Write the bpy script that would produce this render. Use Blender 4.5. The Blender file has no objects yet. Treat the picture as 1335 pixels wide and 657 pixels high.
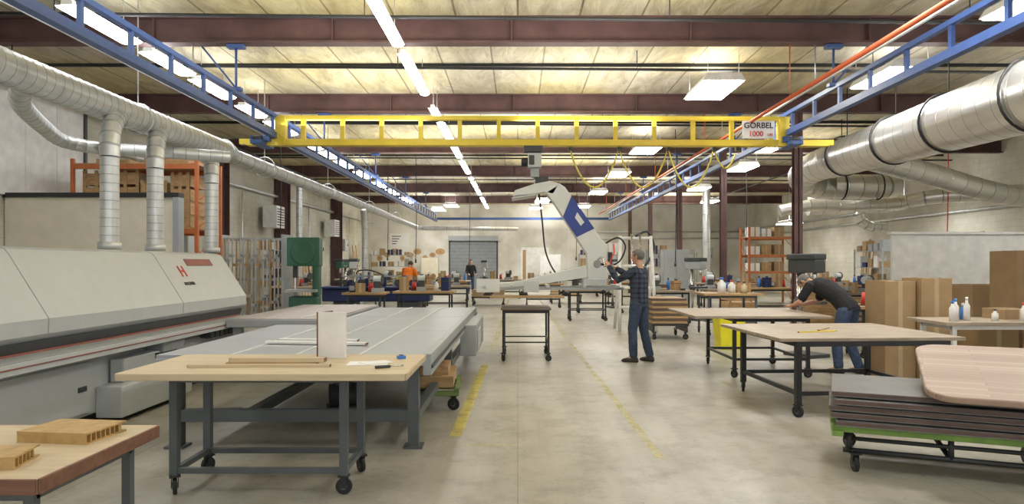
import bpy, bmesh, math, random
from mathutils import Vector, Matrix, Euler
random.seed(7)
S=bpy.context.scene
COL=S.collection
V=Vector
# ------------------------------------------------------------------ materials
MATS={}
def _new(name):
    m=bpy.data.materials.new(name); m.use_nodes=True
    nt=m.node_tree; b=nt.nodes['Principled BSDF']; return m,nt,b
def mat(name,col,rough=.55,metal=0,var=.1,scale=5,bump=0,bscale=30,emit=0,stretch=None,spec=None):
    if name in MATS: return MATS[name]
    m,nt,b=_new(name); N=nt.nodes; L=nt.links
    tc=N.new('ShaderNodeTexCoord'); mp=N.new('ShaderNodeMapping'); L.new(tc.outputs['Object'],mp.inputs[0])
    if stretch: mp.inputs['Scale'].default_value=stretch
    nz=N.new('ShaderNodeTexNoise'); nz.inputs['Scale'].default_value=scale; nz.inputs['Detail'].default_value=5
    L.new(mp.outputs[0],nz.inputs['Vector'])
    cr=N.new('ShaderNodeValToRGB'); L.new(nz.outputs['Fac'],cr.inputs[0])
    cr.color_ramp.elements[0].position=.3; cr.color_ramp.elements[1].position=.7
    cr.color_ramp.elements[0].color=[c*(1-var) for c in col]+[1]
    cr.color_ramp.elements[1].color=[min(1,c*(1+var)) for c in col]+[1]
    L.new(cr.outputs[0],b.inputs['Base Color'])
    b.inputs['Roughness'].default_value=rough; b.inputs['Metallic'].default_value=metal
    if bump:
        n2=N.new('ShaderNodeTexNoise'); n2.inputs['Scale'].default_value=bscale; L.new(mp.outputs[0],n2.inputs['Vector'])
        bp=N.new('ShaderNodeBump'); bp.inputs['Strength'].default_value=bump; bp.inputs['Distance'].default_value=.02
        L.new(n2.outputs['Fac'],bp.inputs['Height']); L.new(bp.outputs[0],b.inputs['Normal'])
    if emit:
        b.inputs['Emission Color'].default_value=list(col)+[1]; b.inputs['Emission Strength'].default_value=emit
    MATS[name]=m; return m
def wood(name,col,dark=.7,stretch=(1,12,12),rough=.5):
    if name in MATS: return MATS[name]
    m,nt,b=_new(name); N=nt.nodes; L=nt.links
    tc=N.new('ShaderNodeTexCoord'); mp=N.new('ShaderNodeMapping'); L.new(tc.outputs['Object'],mp.inputs[0])
    mp.inputs['Scale'].default_value=stretch
    nz=N.new('ShaderNodeTexNoise'); nz.inputs['Scale'].default_value=2.2; nz.inputs['Detail'].default_value=7; nz.inputs['Distortion'].default_value=.5
    L.new(mp.outputs[0],nz.inputs['Vector'])
    cr=N.new('ShaderNodeValToRGB'); L.new(nz.outputs['Fac'],cr.inputs[0])
    cr.color_ramp.elements[0].position=.32; cr.color_ramp.elements[1].position=.62
    cr.color_ramp.elements[0].color=[c*dark for c in col]+[1]; cr.color_ramp.elements[1].color=list(col)+[1]
    L.new(cr.outputs[0],b.inputs['Base Color']); b.inputs['Roughness'].default_value=rough
    MATS[name]=m; return m
def concrete():
    m,nt,b=_new('worn_concrete'); N=nt.nodes; L=nt.links
    tc=N.new('ShaderNodeTexCoord')
    def mul(a,c,f):
        mx=N.new('ShaderNodeMix'); mx.data_type='RGBA'; mx.blend_type='MULTIPLY'; mx.inputs[0].default_value=f
        L.new(a,mx.inputs[6]); L.new(c,mx.inputs[7]); return mx.outputs[2]
    def nramp(sc,det,rg,p0,p1,c0,c1,stretch=None):
        n=N.new('ShaderNodeTexNoise'); n.inputs['Scale'].default_value=sc; n.inputs['Detail'].default_value=det; n.inputs['Roughness'].default_value=rg
        if stretch:
            mp=N.new('ShaderNodeMapping'); mp.inputs['Scale'].default_value=stretch; L.new(tc.outputs['Object'],mp.inputs[0]); L.new(mp.outputs[0],n.inputs['Vector'])
        else: L.new(tc.outputs['Object'],n.inputs['Vector'])
        r=N.new('ShaderNodeValToRGB'); L.new(n.outputs['Fac'],r.inputs[0]); r.color_ramp.elements[0].position=p0; r.color_ramp.elements[1].position=p1
        r.color_ramp.elements[0].color=c0; r.color_ramp.elements[1].color=c1; return n,r.outputs[0]
    n1,base=nramp(.45,8,.65,.3,.72,(.33,.312,.262,1),(.50,.48,.415,1))
    br=N.new('ShaderNodeTexBrick'); br.inputs['Scale'].default_value=1; br.offset=0
    br.inputs['Brick Width'].default_value=3.1; br.inputs['Row Height'].default_value=4.2; br.inputs['Mortar Size'].default_value=.005
    br.inputs['Color1'].default_value=(1,1,1,1); br.inputs['Color2'].default_value=(.95,.95,.95,1); br.inputs['Mortar'].default_value=(.7,.68,.65,1)
    L.new(tc.outputs['Object'],br.inputs['Vector'])
    x=mul(base,br.outputs['Color'],1)
    _,st=nramp(2.6,10,.75,.33,.52,(.62,.60,.56,1),(1,1,1,1)); x=mul(x,st,.85)
    _,sp=nramp(14,6,.7,.30,.38,(.3,.29,.28,1),(1,1,1,1)); x=mul(x,sp,.7)
    _,sc=nramp(1.2,6,.6,.38,.6,(.82,.8,.77,1),(1,1,1,1),(3,.35,1)); x=mul(x,sc,.8)
    L.new(x,b.inputs['Base Color'])
    rr=N.new('ShaderNodeMapRange'); L.new(n1.outputs['Fac'],rr.inputs[0]); rr.inputs[3].default_value=.48; rr.inputs[4].default_value=.28
    L.new(rr.outputs[0],b.inputs['Roughness'])
    return m
def ceilmat():
    m,nt,b=_new('insulation_ceiling'); N=nt.nodes; L=nt.links
    tc=N.new('ShaderNodeTexCoord')
    n1=N.new('ShaderNodeTexNoise'); n1.inputs['Scale'].default_value=.2; n1.inputs['Detail'].default_value=6; L.new(tc.outputs['Object'],n1.inputs['Vector'])
    cr=N.new('ShaderNodeValToRGB'); L.new(n1.outputs['Fac'],cr.inputs[0]); e=cr.color_ramp.elements
    e[0].position=.42; e[1].position=.58; e[0].color=(.66,.62,.51,1); e[1].color=(.74,.65,.37,1)
    br=N.new('ShaderNodeTexBrick'); br.inputs['Scale'].default_value=1; br.offset=.5
    br.inputs['Brick Width'].default_value=.9; br.inputs['Row Height'].default_value=5.2; br.inputs['Mortar Size'].default_value=.016
    br.inputs['Color1'].default_value=(1,1,1,1); br.inputs['Color2'].default_value=(.78,.76,.71,1); br.inputs['Mortar'].default_value=(.3,.27,.22,1)
    L.new(tc.outputs['Object'],br.inputs['Vector'])
    mp=N.new('ShaderNodeMapping'); mp.inputs['Scale'].default_value=(2.2,.6,1); L.new(tc.outputs['Object'],mp.inputs[0])
    n2=N.new('ShaderNodeTexNoise'); n2.inputs['Scale'].default_value=1.3; n2.inputs['Detail'].default_value=9; n2.inputs['Roughness'].default_value=.75; n2.inputs['Distortion'].default_value=.6; L.new(mp.outputs[0],n2.inputs['Vector'])
    c2=N.new('ShaderNodeValToRGB'); L.new(n2.outputs['Fac'],c2.inputs[0]); c2.color_ramp.elements[0].position=.34; c2.color_ramp.elements[1].position=.6
    c2.color_ramp.elements[0].color=(.48,.44,.37,1); c2.color_ramp.elements[1].color=(1,1,1,1)
    mx=N.new('ShaderNodeMix'); mx.data_type='RGBA'; mx.blend_type='MULTIPLY'; mx.inputs[0].default_value=.85
    L.new(cr.outputs[0],mx.inputs[6]); L.new(br.outputs['Color'],mx.inputs[7])
    m2=N.new('ShaderNodeMix'); m2.data_type='RGBA'; m2.blend_type='MULTIPLY'; m2.inputs[0].default_value=.85
    L.new(mx.outputs[2],m2.inputs[6]); L.new(c2.outputs[0],m2.inputs[7])
    L.new(m2.outputs[2],b.inputs['Base Color']); b.inputs['Roughness'].default_value=.55
    bp=N.new('ShaderNodeBump'); bp.inputs['Strength'].default_value=.9; bp.inputs['Distance'].default_value=.1; L.new(n2.outputs['Fac'],bp.inputs['Height']); L.new(bp.outputs[0],b.inputs['Normal'])
    return m
def blockwall(name,c1,c2,bw=.4,rh=.2):
    m,nt,b=_new(name); N=nt.nodes; L=nt.links
    tc=N.new('ShaderNodeTexCoord'); sp=N.new('ShaderNodeSeparateXYZ'); L.new(tc.outputs['Object'],sp.inputs[0])
    ad=N.new('ShaderNodeMath'); ad.operation='ADD'; L.new(sp.outputs[0],ad.inputs[0]); L.new(sp.outputs[1],ad.inputs[1])
    cb=N.new('ShaderNodeCombineXYZ'); L.new(ad.outputs[0],cb.inputs[0]); L.new(sp.outputs[2],cb.inputs[1])
    br=N.new('ShaderNodeTexBrick'); br.inputs['Scale'].default_value=1; br.inputs['Brick Width'].default_value=bw; br.inputs['Row Height'].default_value=rh
    br.inputs['Mortar Size'].default_value=.006; br.inputs['Color1'].default_value=(*c1,1); br.inputs['Color2'].default_value=(*c2,1)
    br.inputs['Mortar'].default_value=(c1[0]*.78,c1[1]*.78,c1[2]*.78,1); L.new(cb.outputs[0],br.inputs['Vector'])
    n1=N.new('ShaderNodeTexNoise'); n1.inputs['Scale'].default_value=.6; n1.inputs['Detail'].default_value=6; L.new(tc.outputs['Object'],n1.inputs['Vector'])
    cr=N.new('ShaderNodeValToRGB'); L.new(n1.outputs['Fac'],cr.inputs[0]); cr.color_ramp.elements[0].position=.35;cr.color_ramp.elements[1].position=.6
    cr.color_ramp.elements[0].color=(.7,.68,.62,1); cr.color_ramp.elements[1].color=(1,1,1,1)
    mx=N.new('ShaderNodeMix'); mx.data_type='RGBA'; mx.blend_type='MULTIPLY'; mx.inputs[0].default_value=1
    L.new(br.outputs['Color'],mx.inputs[6]); L.new(cr.outputs[0],mx.inputs[7]); L.new(mx.outputs[2],b.inputs['Base Color'])
    b.inputs['Roughness'].default_value=.8
    return m
def worn(name,col,thr=.45,amax=.6):
    m,nt,b=_new(name); N=nt.nodes; L=nt.links
    tc=N.new('ShaderNodeTexCoord'); n1=N.new('ShaderNodeTexNoise'); n1.inputs['Scale'].default_value=4; n1.inputs['Detail'].default_value=9; n1.inputs['Roughness'].default_value=.8
    L.new(tc.outputs['Object'],n1.inputs['Vector'])
    cr=N.new('ShaderNodeValToRGB'); L.new(n1.outputs['Fac'],cr.inputs[0]); cr.color_ramp.elements[0].position=thr-.16; cr.color_ramp.elements[1].position=thr+.14
    cr.color_ramp.elements[0].color=(.06,.06,.06,1); cr.color_ramp.elements[1].color=(amax,amax,amax,1)
    L.new(cr.outputs[0],b.inputs['Alpha']); b.inputs['Base Color'].default_value=(*col,1); b.inputs['Roughness'].default_value=.6
    return m
def plaid():
    m,nt,b=_new('plaid_flannel'); N=nt.nodes; L=nt.links
    tc=N.new('ShaderNodeTexCoord'); sp=N.new('ShaderNodeSeparateXYZ'); L.new(tc.outputs['Object'],sp.inputs[0])
    def band(sock,freq,thr):
        a=N.new('ShaderNodeMath'); a.operation='MULTIPLY'; L.new(sock,a.inputs[0]); a.inputs[1].default_value=freq
        f=N.new('ShaderNodeMath'); f.operation='FRACT'; L.new(a.outputs[0],f.inputs[0])
        g=N.new('ShaderNodeMath'); g.operation='LESS_THAN'; L.new(f.outputs[0],g.inputs[0]); g.inputs[1].default_value=thr; return g.outputs[0]
    a=band(sp.outputs[2],13,.4); c=band(sp.outputs[0],13,.4)
    s=N.new('ShaderNodeMath'); s.operation='ADD'; L.new(a,s.inputs[0]); L.new(c,s.inputs[1])
    h=N.new('ShaderNodeMath'); h.operation='MULTIPLY'; L.new(s.outputs[0],h.inputs[0]); h.inputs[1].default_value=.5
    cr=N.new('ShaderNodeValToRGB'); L.new(h.outputs[0],cr.inputs[0])
    cr.color_ramp.elements[0].color=(.045,.06,.095,1); cr.color_ramp.elements[1].color=(.007,.01,.022,1)
    L.new(cr.outputs[0],b.inputs['Base Color']); b.inputs['Roughness'].default_value=.9
    return m
def butcher(name,c1,c2):
    m,nt,b=_new(name); N=nt.nodes; L=nt.links
    tc=N.new('ShaderNodeTexCoord')
    br=N.new('ShaderNodeTexBrick'); br.inputs['Scale'].default_value=1; br.inputs['Brick Width'].default_value=.7; br.inputs['Row Height'].default_value=.055
    br.inputs['Mortar Size'].default_value=.0015; br.inputs['Color1'].default_value=(*c1,1); br.inputs['Color2'].default_value=(*c2,1); br.inputs['Mortar'].default_value=(c2[0]*.6,c2[1]*.6,c2[2]*.6,1)
    L.new(tc.outputs['Object'],br.inputs['Vector']); L.new(br.outputs['Color'],b.inputs['Base Color']); b.inputs['Roughness'].default_value=.5
    return m
M_floor=concrete(); M_ceil=ceilmat()
M_wall=blockwall('block_wall',(.64,.62,.54),(.60,.58,.505)); M_wallb=blockwall('back_wall',(.76,.75,.71),(.72,.71,.67),1.2,5)
M_white=mat('white_paint',(.78,.78,.77),.5); M_beige=mat('beige_panel',(.66,.62,.50),.6,var=.05)
M_maroon=mat('red_oxide_steel',(.095,.047,.045),.6,var=.3,scale=3)
M_steelblack=mat('black_steel',(.03,.032,.035),.45,.3)
M_greysteel=mat('grey_painted_steel',(.10,.115,.125),.45,.2)
M_mgrey=mat('machine_grey',(.52,.55,.56),.38,var=.03); M_mgrey2=mat('machine_mid_grey',(.33,.355,.37),.42,var=.05); M_dark=mat('machine_dark',(.05,.055,.06),.5)
M_lift=mat('lifter_white',(.68,.70,.69),.35,var=.03); M_strip=mat('guide_strip_grey',(.62,.62,.62),.4)
M_pink=mat('pinkish_grey',(.42,.375,.37),.4,var=.04); M_bed=mat('bed_grey',(.35,.375,.41),.35,.1,var=.06,scale=2)
M_redtrim=mat('red_trim',(.27,.085,.07),.5); M_logo=mat('logo_red',(.55,.05,.03),.5)
M_blue=mat('rail_blue',(.05,.105,.30),.4,var=.12); M_blue2=mat('machine_blue',(.014,.028,.11),.4,var=.15); M_band=mat('band_blue',(.025,.055,.28),.35)
M_yel=mat('crane_yellow',(.74,.57,.05),.4,var=.06); M_yhose=mat('yellow_hose',(.7,.58,.08),.5)
M_galv=mat('galvanised_steel',(.64,.66,.67),.36,.7,var=.12,scale=5); M_galv2=mat('bright_spiral_steel',(.82,.82,.80),.30,.75,var=.06,scale=2); M_seam=mat('duct_seam',(.38,.39,.40),.4,.7)
M_black=mat('black_rubber',(.015,.015,.016),.6); M_orange=mat('rack_orange',(.50,.15,.05),.6); M_redpipe=mat('orange_pipe',(.55,.11,.04),.5)
M_green=mat('cart_green',(.17,.30,.06),.6,var=.3); M_olive=mat('dolly_green',(.12,.19,.05),.6,var=.3); M_bsgreen=mat('bandsaw_green',(.03,.12,.08),.45); M_chrome=mat('chrome',(.7,.7,.7),.2,1)
M_ply=wood('light_plywood',(.60,.49,.32),.86,(1,10,10)); M_ply2=wood('greyed_wood_top',(.39,.315,.235),.66,(1.5,7,7)); M_brownedge=wood('brown_edge',(.22,.10,.06),.7)
M_wood=wood('shop_wood',(.46,.30,.14),.7); M_crate=wood('crate_wood',(.52,.32,.15),.65,(3,3,12)); M_blacktop=wood('dark_brown_top',(.15,.105,.075),.6)
M_butch=butcher('butcher_block',(.40,.285,.215),(.29,.20,.15)); M_board=mat('dark_laminate',(.17,.165,.165),.35,var=.15); M_boardedge=wood('board_edge',(.14,.085,.07),.6)
M_card=mat('cardboard',(.35,.235,.125),.8,var=.08); M_tape=mat('tape',(.45,.34,.2),.4); M_honey=wood('honeycomb_tan',(.52,.34,.13),.75,(8,8,8))
M_skin=mat('skin',(.52,.29,.2),.55); M_hair=mat('grey_hair',(.15,.14,.135),.8,var=.4,scale=60); M_jean=mat('denim',(.035,.055,.095),.85,var=.25,scale=20); M_jean2=mat('blue_denim',(.05,.08,.15),.85,var=.25,scale=20)
M_tee=mat('black_cotton',(.013,.013,.016),.9); M_orshirt=mat('orange_cotton',(.85,.2,.02),.9); M_shoe=mat('shoe',(.05,.045,.042),.7); M_plaid=plaid(); M_brownhair=mat('brown_hair',(.07,.04,.025),.8)
M_eye=mat('eye',(.03,.02,.02),.2)
M_light=mat('lamp_lens',(1,.985,.95),.5,emit=30,var=0); M_tube=mat('lamp_tube',(.97,.98,.99),.5,emit=9,var=0); M_tube2=mat('lamp_tube_side',(.97,.98,.99),.5,emit=18,var=0); M_fillglow=mat('ceiling_fill_glow',(1,.98,.95),.5,emit=9,var=0)
M_ybin=mat('yellow_bin',(.85,.78,.03),.4); M_wplastic=mat('white_plastic',(.76,.76,.76),.35); M_bluecap=mat('blue_plastic',(.05,.2,.6),.4); M_redp=mat('red_plastic',(.6,.04,.03),.4)
M_paper=mat('paper',(.8,.8,.78),.8,var=.02)
M_sign=mat('sign_white',(.8,.8,.8),.5,var=.02); M_sblack=mat('sign_black',(.02,.02,.02),.5); M_rolldoor=mat('roll_door',(.22,.24,.26),.5)
# ------------------------------------------------------------------ mesh builder
def frames(pts):
    pts=[V(p) for p in pts]; n=len(pts); T=[]
    for i in range(n):
        a=pts[max(0,i-1)]; b=pts[min(n-1,i+1)]; t=(b-a); T.append(t.normalized() if t.length>1e-9 else V((0,0,1)))
    up=V((0,0,1)) if abs(T[0].z)<.9 else V((1,0,0))
    u=T[0].cross(up).normalized(); out=[]
    for i in range(n):
        u=(u-T[i]*u.dot(T[i])).normalized(); out.append((pts[i],T[i],u,T[i].cross(u)))
    return out
def catmull(P,k=6):
    P=[V(p) for p in P]; out=[]
    for i in range(len(P)-1):
        p0=P[max(0,i-1)];p1=P[i];p2=P[i+1];p3=P[min(len(P)-1,i+2)]
        for j in range(k):
            t=j/k; out.append(.5*((2*p1)+(p2-p0)*t+(2*p0-5*p1+4*p2-p3)*t*t+(3*p1-p0-3*p2+p3)*t**3))
    out.append(P[-1]); return out
def resample(P,step):
    P=[V(p) for p in P]; out=[P[0].copy()]; acc=0
    for a,b in zip(P,P[1:]):
        L=(b-a).length
        if L<1e-9: continue
        d=step-acc
        while d<=L:
            out.append(a.lerp(b,d/L)); d+=step
        acc=(acc+L)%step
    if (out[-1]-P[-1]).length>step*.3: out.append(P[-1])
    return out
class B:
    def __init__(s): s.bm=bmesh.new(); s.m=[]
    def mi(s,m):
        if m not in s.m: s.m.append(m)
        return s.m.index(m)
    def box(s,c,z,m,rot=None):
        R=Euler(rot).to_matrix() if rot else Matrix.Identity(3); c=V(c); i=s.mi(m)
        vs=[s.bm.verts.new(c+R@V((x*z[0]/2,y*z[1]/2,w*z[2]/2))) for x in(-1,1) for y in(-1,1) for w in(-1,1)]
        for f in((0,1,3,2),(4,6,7,5),(0,4,5,1),(2,3,7,6),(0,2,6,4),(1,5,7,3)):
            s.bm.faces.new([vs[k] for k in f]).material_index=i
        return s
    def bx(s,x0,x1,y0,y1,z0,z1,m): return s.box(((x0+x1)/2,(y0+y1)/2,(z0+z1)/2),(x1-x0,y1-y0,z1-z0),m)
    def tube(s,pts,r,m,n=10,cap=True,alt=None):
        F=frames(pts); i=s.mi(m); R=[]
        for k,(p,t,u,w) in enumerate(F):
            rr=r[k] if isinstance(r,(list,tuple)) else r
            R.append([s.bm.verts.new(p+(u*math.cos(a)+w*math.sin(a))*rr) for a in [2*math.pi*j/n for j in range(n)]])
        for k,(a,b) in enumerate(zip(R,R[1:])):
            mi=alt[k] if alt else i
            for j in range(n):
                f=s.bm.faces.new((a[j],a[(j+1)%n],b[(j+1)%n],b[j])); f.material_index=mi; f.smooth=True
        if cap:
            s.bm.faces.new(R[0][::-1]).material_index=i; s.bm.faces.new(R[-1]).material_index=i
        return s
    def cyl(s,a,b,r,m,r2=None,n=14): return s.tube([a,b],[r,r if r2 is None else r2],m,n)
    def duct(s,pts,r0,r1,m,pitch=.14,n=20,amp=.03,sw=.014):
        # sheet-metal pipe sections with a narrow raised seam at every joint
        P=resample(pts,pitch); N_=len(P); Q=[];rs=[];alt=[]; i=s.mi(m); j=s.mi(M_seam)
        for k in range(N_):
            rr=r0+(r1-r0)*k/max(1,N_-1)
            if k<N_-1:
                L=(P[k+1]-P[k]).length; a=min(.25,sw/L); r2=r0+(r1-r0)*(k+1)/max(1,N_-1)
                for t,q,mi in((0,1,j),(a*.5,1+amp,j),(a,1,i),(a+.04,1,i),(.96,1,i)):
                    Q.append(P[k].lerp(P[k+1],t)); rs.append((rr+(r2-rr)*t)*q); alt.append(mi)
            else: Q.append(P[k]); rs.append(rr)
        return s.tube(Q,rs,m,n,alt=alt)
    def prism(s,poly,ax,a,b,m,smooth=False):
        def P(q,t):
            return V((t,q[0],q[1])) if ax=='x' else V((q[0],t,q[1])) if ax=='y' else V((q[0],q[1],t))
        i=s.mi(m); A=[s.bm.verts.new(P(q,a)) for q in poly]; C=[s.bm.verts.new(P(q,b)) for q in poly]
        s.bm.faces.new(A[::-1]).material_index=i; s.bm.faces.new(C).material_index=i
        for k in range(len(poly)):
            f=s.bm.faces.new((A[k],A[(k+1)%len(A)],C[(k+1)%len(A)],C[k])); f.material_index=i; f.smooth=smooth
        return s
    def sph(s,c,r,m,n=12,sc=(1,1,1)):
        i=s.mi(m); g=bmesh.ops.create_uvsphere(s.bm,u_segments=n,v_segments=max(6,n//2),radius=r)
        for v in g['verts']: v.co=V((v.co.x*sc[0],v.co.y*sc[1],v.co.z*sc[2]))+V(c)
        fs=set(f for v in g['verts'] for f in v.link_faces)
        for f in fs: f.material_index=i; f.smooth=True
        return s
    def obj(s,name,parent=None,label=None,bevel=0):
        bmesh.ops.recalc_face_normals(s.bm,faces=s.bm.faces)
        me=bpy.data.meshes.new(name); s.bm.to_mesh(me); s.bm.free()
        for m in s.m: me.materials.append(m)
        o=bpy.data.objects.new(name,me); COL.objects.link(o)
        if parent: o.parent=parent
        if label: o['label']=label
        if bevel:
            bv=o.modifiers.new('bevel','BEVEL'); bv.width=bevel; bv.segments=2; bv.limit_method='ANGLE'; bv.angle_limit=.8
        return o
def again(o,loc,rot=None):
    n=o.copy(); COL.objects.link(n); n.parent=o.parent; n.location=loc
    if rot: n.rotation_euler=rot
    return n
def thing(name,label,cat,loc=(0,0,0),rz=0,group=None):
    e=bpy.data.objects.new(name,None); e.empty_display_size=.1; COL.objects.link(e); e.location=loc; e.rotation_euler=(0,0,rz)
    e['label']=label; e['category']=cat
    if group: e['group']=group
    return e
def single(b,name,label,cat,loc=(0,0,0),rz=0,group=None,bevel=0):
    o=b.obj(name,bevel=bevel); o.location=loc; o.rotation_euler=(0,0,rz); o['label']=label; o['category']=cat
    if group: o['group']=group
    return o
def dup(t,loc,rz=None,label=None):
    n=t.copy(); COL.objects.link(n); n.location=loc
    if rz is not None: n.rotation_euler=(0,0,rz)
    if label: n['label']=label
    def rec(a,b):
        for c in list(a.children):
            k=c.copy(); COL.objects.link(k); k.parent=b; rec(c,k)
    rec(t,n); return n
def struct(b,name,bevel=0):
    o=b.obj(name,bevel=bevel); o['kind']='structure'; return o
def text(body,size,m,parent,loc,rot,name='lettering',ext=.003):
    c=bpy.data.curves.new('t','FONT'); c.body=body; c.size=size; c.extrude=ext; c.align_x='CENTER'; c.align_y='CENTER'; c.offset=size*.015
    o=bpy.data.objects.new('t',c); COL.objects.link(o); bpy.context.view_layer.update()
    me=bpy.data.meshes.new_from_object(o.evaluated_get(bpy.context.evaluated_depsgraph_get())); bpy.data.objects.remove(o)
    me.materials.clear(); me.materials.append(m)
    q=bpy.data.objects.new(name,me); COL.objects.link(q); q.parent=parent; q.location=loc; q.rotation_euler=rot; return q
# ------------------------------------------------------------------ structure
XL,XR,YB,ZC=-8.9,14.0,42.0,5.15
struct(B().bx(XL-.2,XR+.2,-4,YB+.2,-.2,0,M_floor),'floor')
struct(B().bx(XL-.2,XR+.2,-4,YB+.2,ZC,ZC+.2,M_ceil),'ceiling')
struct(B().bx(XL-.2,XL,-4,YB+.2,0,ZC,M_wall),'wall_left')
struct(B().bx(XR,XR+.2,-4,YB+.2,0,ZC,M_wall),'wall_right')
struct(B().bx(XL,XR,YB,YB+.2,0,ZC,M_wallb),'wall_back')
b=B()
for k in range(14): b.bx(-4.1,-1.3,YB-.06,YB-.02,k*.21,k*.21+.2,M_rolldoor)
b.bx(-4.2,-1.2,YB-.02,YB,0,3.0,M_dark).bx(-4.2,-1.2,YB-.25,YB-.02,2.95,3.25,M_mgrey2); struct(b,'door_1')
b=B(); b.bx(.2,1.9,YB-.05,YB,0,2.55,M_white).bx(.3,.5,YB-.07,YB-.05,.0,2.4,M_wood).bx(.6,1.8,YB-.08,YB-.05,.1,2.2,M_wplastic); struct(b,'door_2')
M_line=worn('worn_yellow_paint',(.68,.58,.14),.42,.75); M_line2=worn('faded_yellow_paint',(.68,.60,.22),.47,.45)
def strip(name,a,b_,w,m):
    a=V(a+(.003,)) ; b_=V(b_+(.003,)); d=(b_-a).normalized(); n=V((-d.y,d.x,0))*w/2; q=B(); i=q.mi(m)
    q.bm.faces.new([q.bm.verts.new(p) for p in(a-n,b_-n,b_+n,a+n)]); struct(q,name)
strip('trim_1',(-.56,6.2),(-.5,10.6),.11,M_line); strip('trim_2',(1.14,5.5),(1.02,13.6),.075,M_line2)
strip('trim_3',(1.0,14.5),(.95,30),.08,M_line2)
strip('trim_4',(-.45,12.5),(-.4,30),.08,M_line2); strip('trim_5',(-.5,5.9),(.0,5.92),.07,M_line2)
def ibeam_x(b,x0,x1,y,z0,z1,w,m,t=.03):
    b.bx(x0,x1,y-w/2,y+w/2,z0,z0+t,m).bx(x0,x1,y-w/2,y+w/2,z1-t,z1,m).bx(x0,x1,y-t/2,y+t/2,z0+t,z1-t,m)
for y in (5.0,10.1,14.7,20.0,25.4,31,36.6):
    b=B(); ibeam_x(b,XL,XR,y,4.76,ZC,.2,M_maroon)
    for k in range(9): b.bx(XL+1+k*2.6,XL+1.02+k*2.6,y-.09,y+.09,4.79,ZC-.03,M_maroon)
    single(b,'roof_girder','dark red-brown steel roof girder spanning the hall','beam',group='roof girders')
for y in (7.5,12.4,17.4,22.7,28.2,33.8,39):
    b=B(); z=ZC-.06; b.bx(XL,XR,y-.005,y+.005,z,ZC,M_steelblack).bx(XL,XR,y-.02,y+.02,z,z+.01,M_steelblack)
    single(b,'roof_purlin','thin dark steel purlin under the insulated roof','beam',group='roof purlins')
for y,z in ((8.9,4.8),(11.4,4.84),(16.1,4.85),(21.5,4.87),(27,4.87)):
    b=B(); b.cyl((XL+.1,y,z),(XR-.1,y+.6,z),.024,M_steelblack)
    for x in(-6,-2,2,6,10): b.cyl((x,y+.3*(x+8)/16,z),(x,y+.3*(x+8)/16,ZC-.02),.008,M_steelblack,n=6)
    single(b,'sprinkler_pipe','black steel sprinkler pipe hanging under the roof','pipe',group='sprinkler pipes')
def colm(x,y,w,label,z=4.76,m=M_maroon):
    b=B(); t=.02
    b.bx(x-w/2,x+w/2,y-w/2,y-w/2+t,0,z,m).bx(x-w/2,x+w/2,y+w/2-t,y+w/2,0,z,m).bx(x-t/2,x+t/2,y-w/2,y+w/2,0,z,m)
    b.bx(x-w/2-.05,x+w/2+.05,y-w/2-.05,y+w/2+.05,0,.02,m)
    single(b,'steel_column',label,'column',group='steel columns')
for y in (14.7,20,25.4,31,36.6): colm(5.95,y,.17,'slim red-brown steel column standing between work areas')
for y in (20,25.4,33,): colm(XL+.26,y,.42,'wide red-brown steel column against the block wall')
b=B()
for k in range(6): b.bx(XL+.005,XL+.06,9+k*.85,9.84+k*.85,2.75,5.1,M_white)
b.bx(XL+.06,XL+.1,14.05,14.12,2,5.1,M_dark); single(b,'wall_cladding','white cladding panels fixed to the block wall','panel')
b=B(); b.bx(XL+.02,-5.9,11.95,12.05,0,2.7,M_beige).bx(XL+.02,-5.85,11.9,12.1,2.7,2.78,M_steelblack).bx(-5.95,-5.85,11.9,12.1,0,2.7,M_mgrey2)
single(b,'partition_panel','beige sheet partition with a dark cap rail','partition')
for z in(3.5,3.1):
    b=B(); b.cyl((3.5,YB-.1,z),(XR-.2,YB-.1,z),.04,M_galv).cyl((XR-.1,16,z+.1),(XR-.1,YB-.1,z+.1),.05,M_galv)
    single(b,'wall_conduit','long grey pipe run fixed along the wall','pipe',group='wall pipes')
b=B(); b.cyl((XL+.12,14,4.0),(XL+.12,YB-.2,4.0),.05,M_galv)
for yy in(17,22,29,36): b.cyl((XL+.12,yy,4.0),(XL+.12,yy,.5),.025,M_galv,n=8)
single(b,'wall_conduit','long grey pipe run fixed along the wall','pipe',group='wall pipes')
for x,y,z,w,h in((XL+.11,18.4,1.7,.5,.7),(XL+.11,30.6,1.8,.5,.8),(XL+.11,35,2.2,.6,.6)):
    b=B(); b.bx(-.1,.1,-w/2,w/2,0,h,M_mgrey2).bx(.1,.115,-w/2+.03,w/2-.03,.03,h-.03,M_mgrey).bx(.115,.14,w/2-.1,w/2-.07,h*.4,h*.6,M_dark); single(b,'electric_cabinet','grey electrical box mounted on the block wall','electrical box',(x,y,z),group='electrical boxes')
for x,z,w,h in((4.6,1.4,.7,1.0),(5.9,1.5,.5,.8),(8.2,1.6,.8,.8),(11.5,1.5,.6,1.0)):
    b=B(); b.bx(-w/2,w/2,-.2,0,0,h,M_mgrey2).bx(-w/2+.03,w/2-.03,-.215,-.2,.03,h-.03,M_mgrey).bx(w/2-.1,w/2-.07,-.24,-.215,h*.4,h*.6,M_dark).cyl((0,-.1,h),(0,-.1,h+.45),.03,M_galv); single(b,'electric_cabinet','grey electrical box with conduit on the back wall','electrical box',(x,YB-.02,z),group='electrical boxes')
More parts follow.
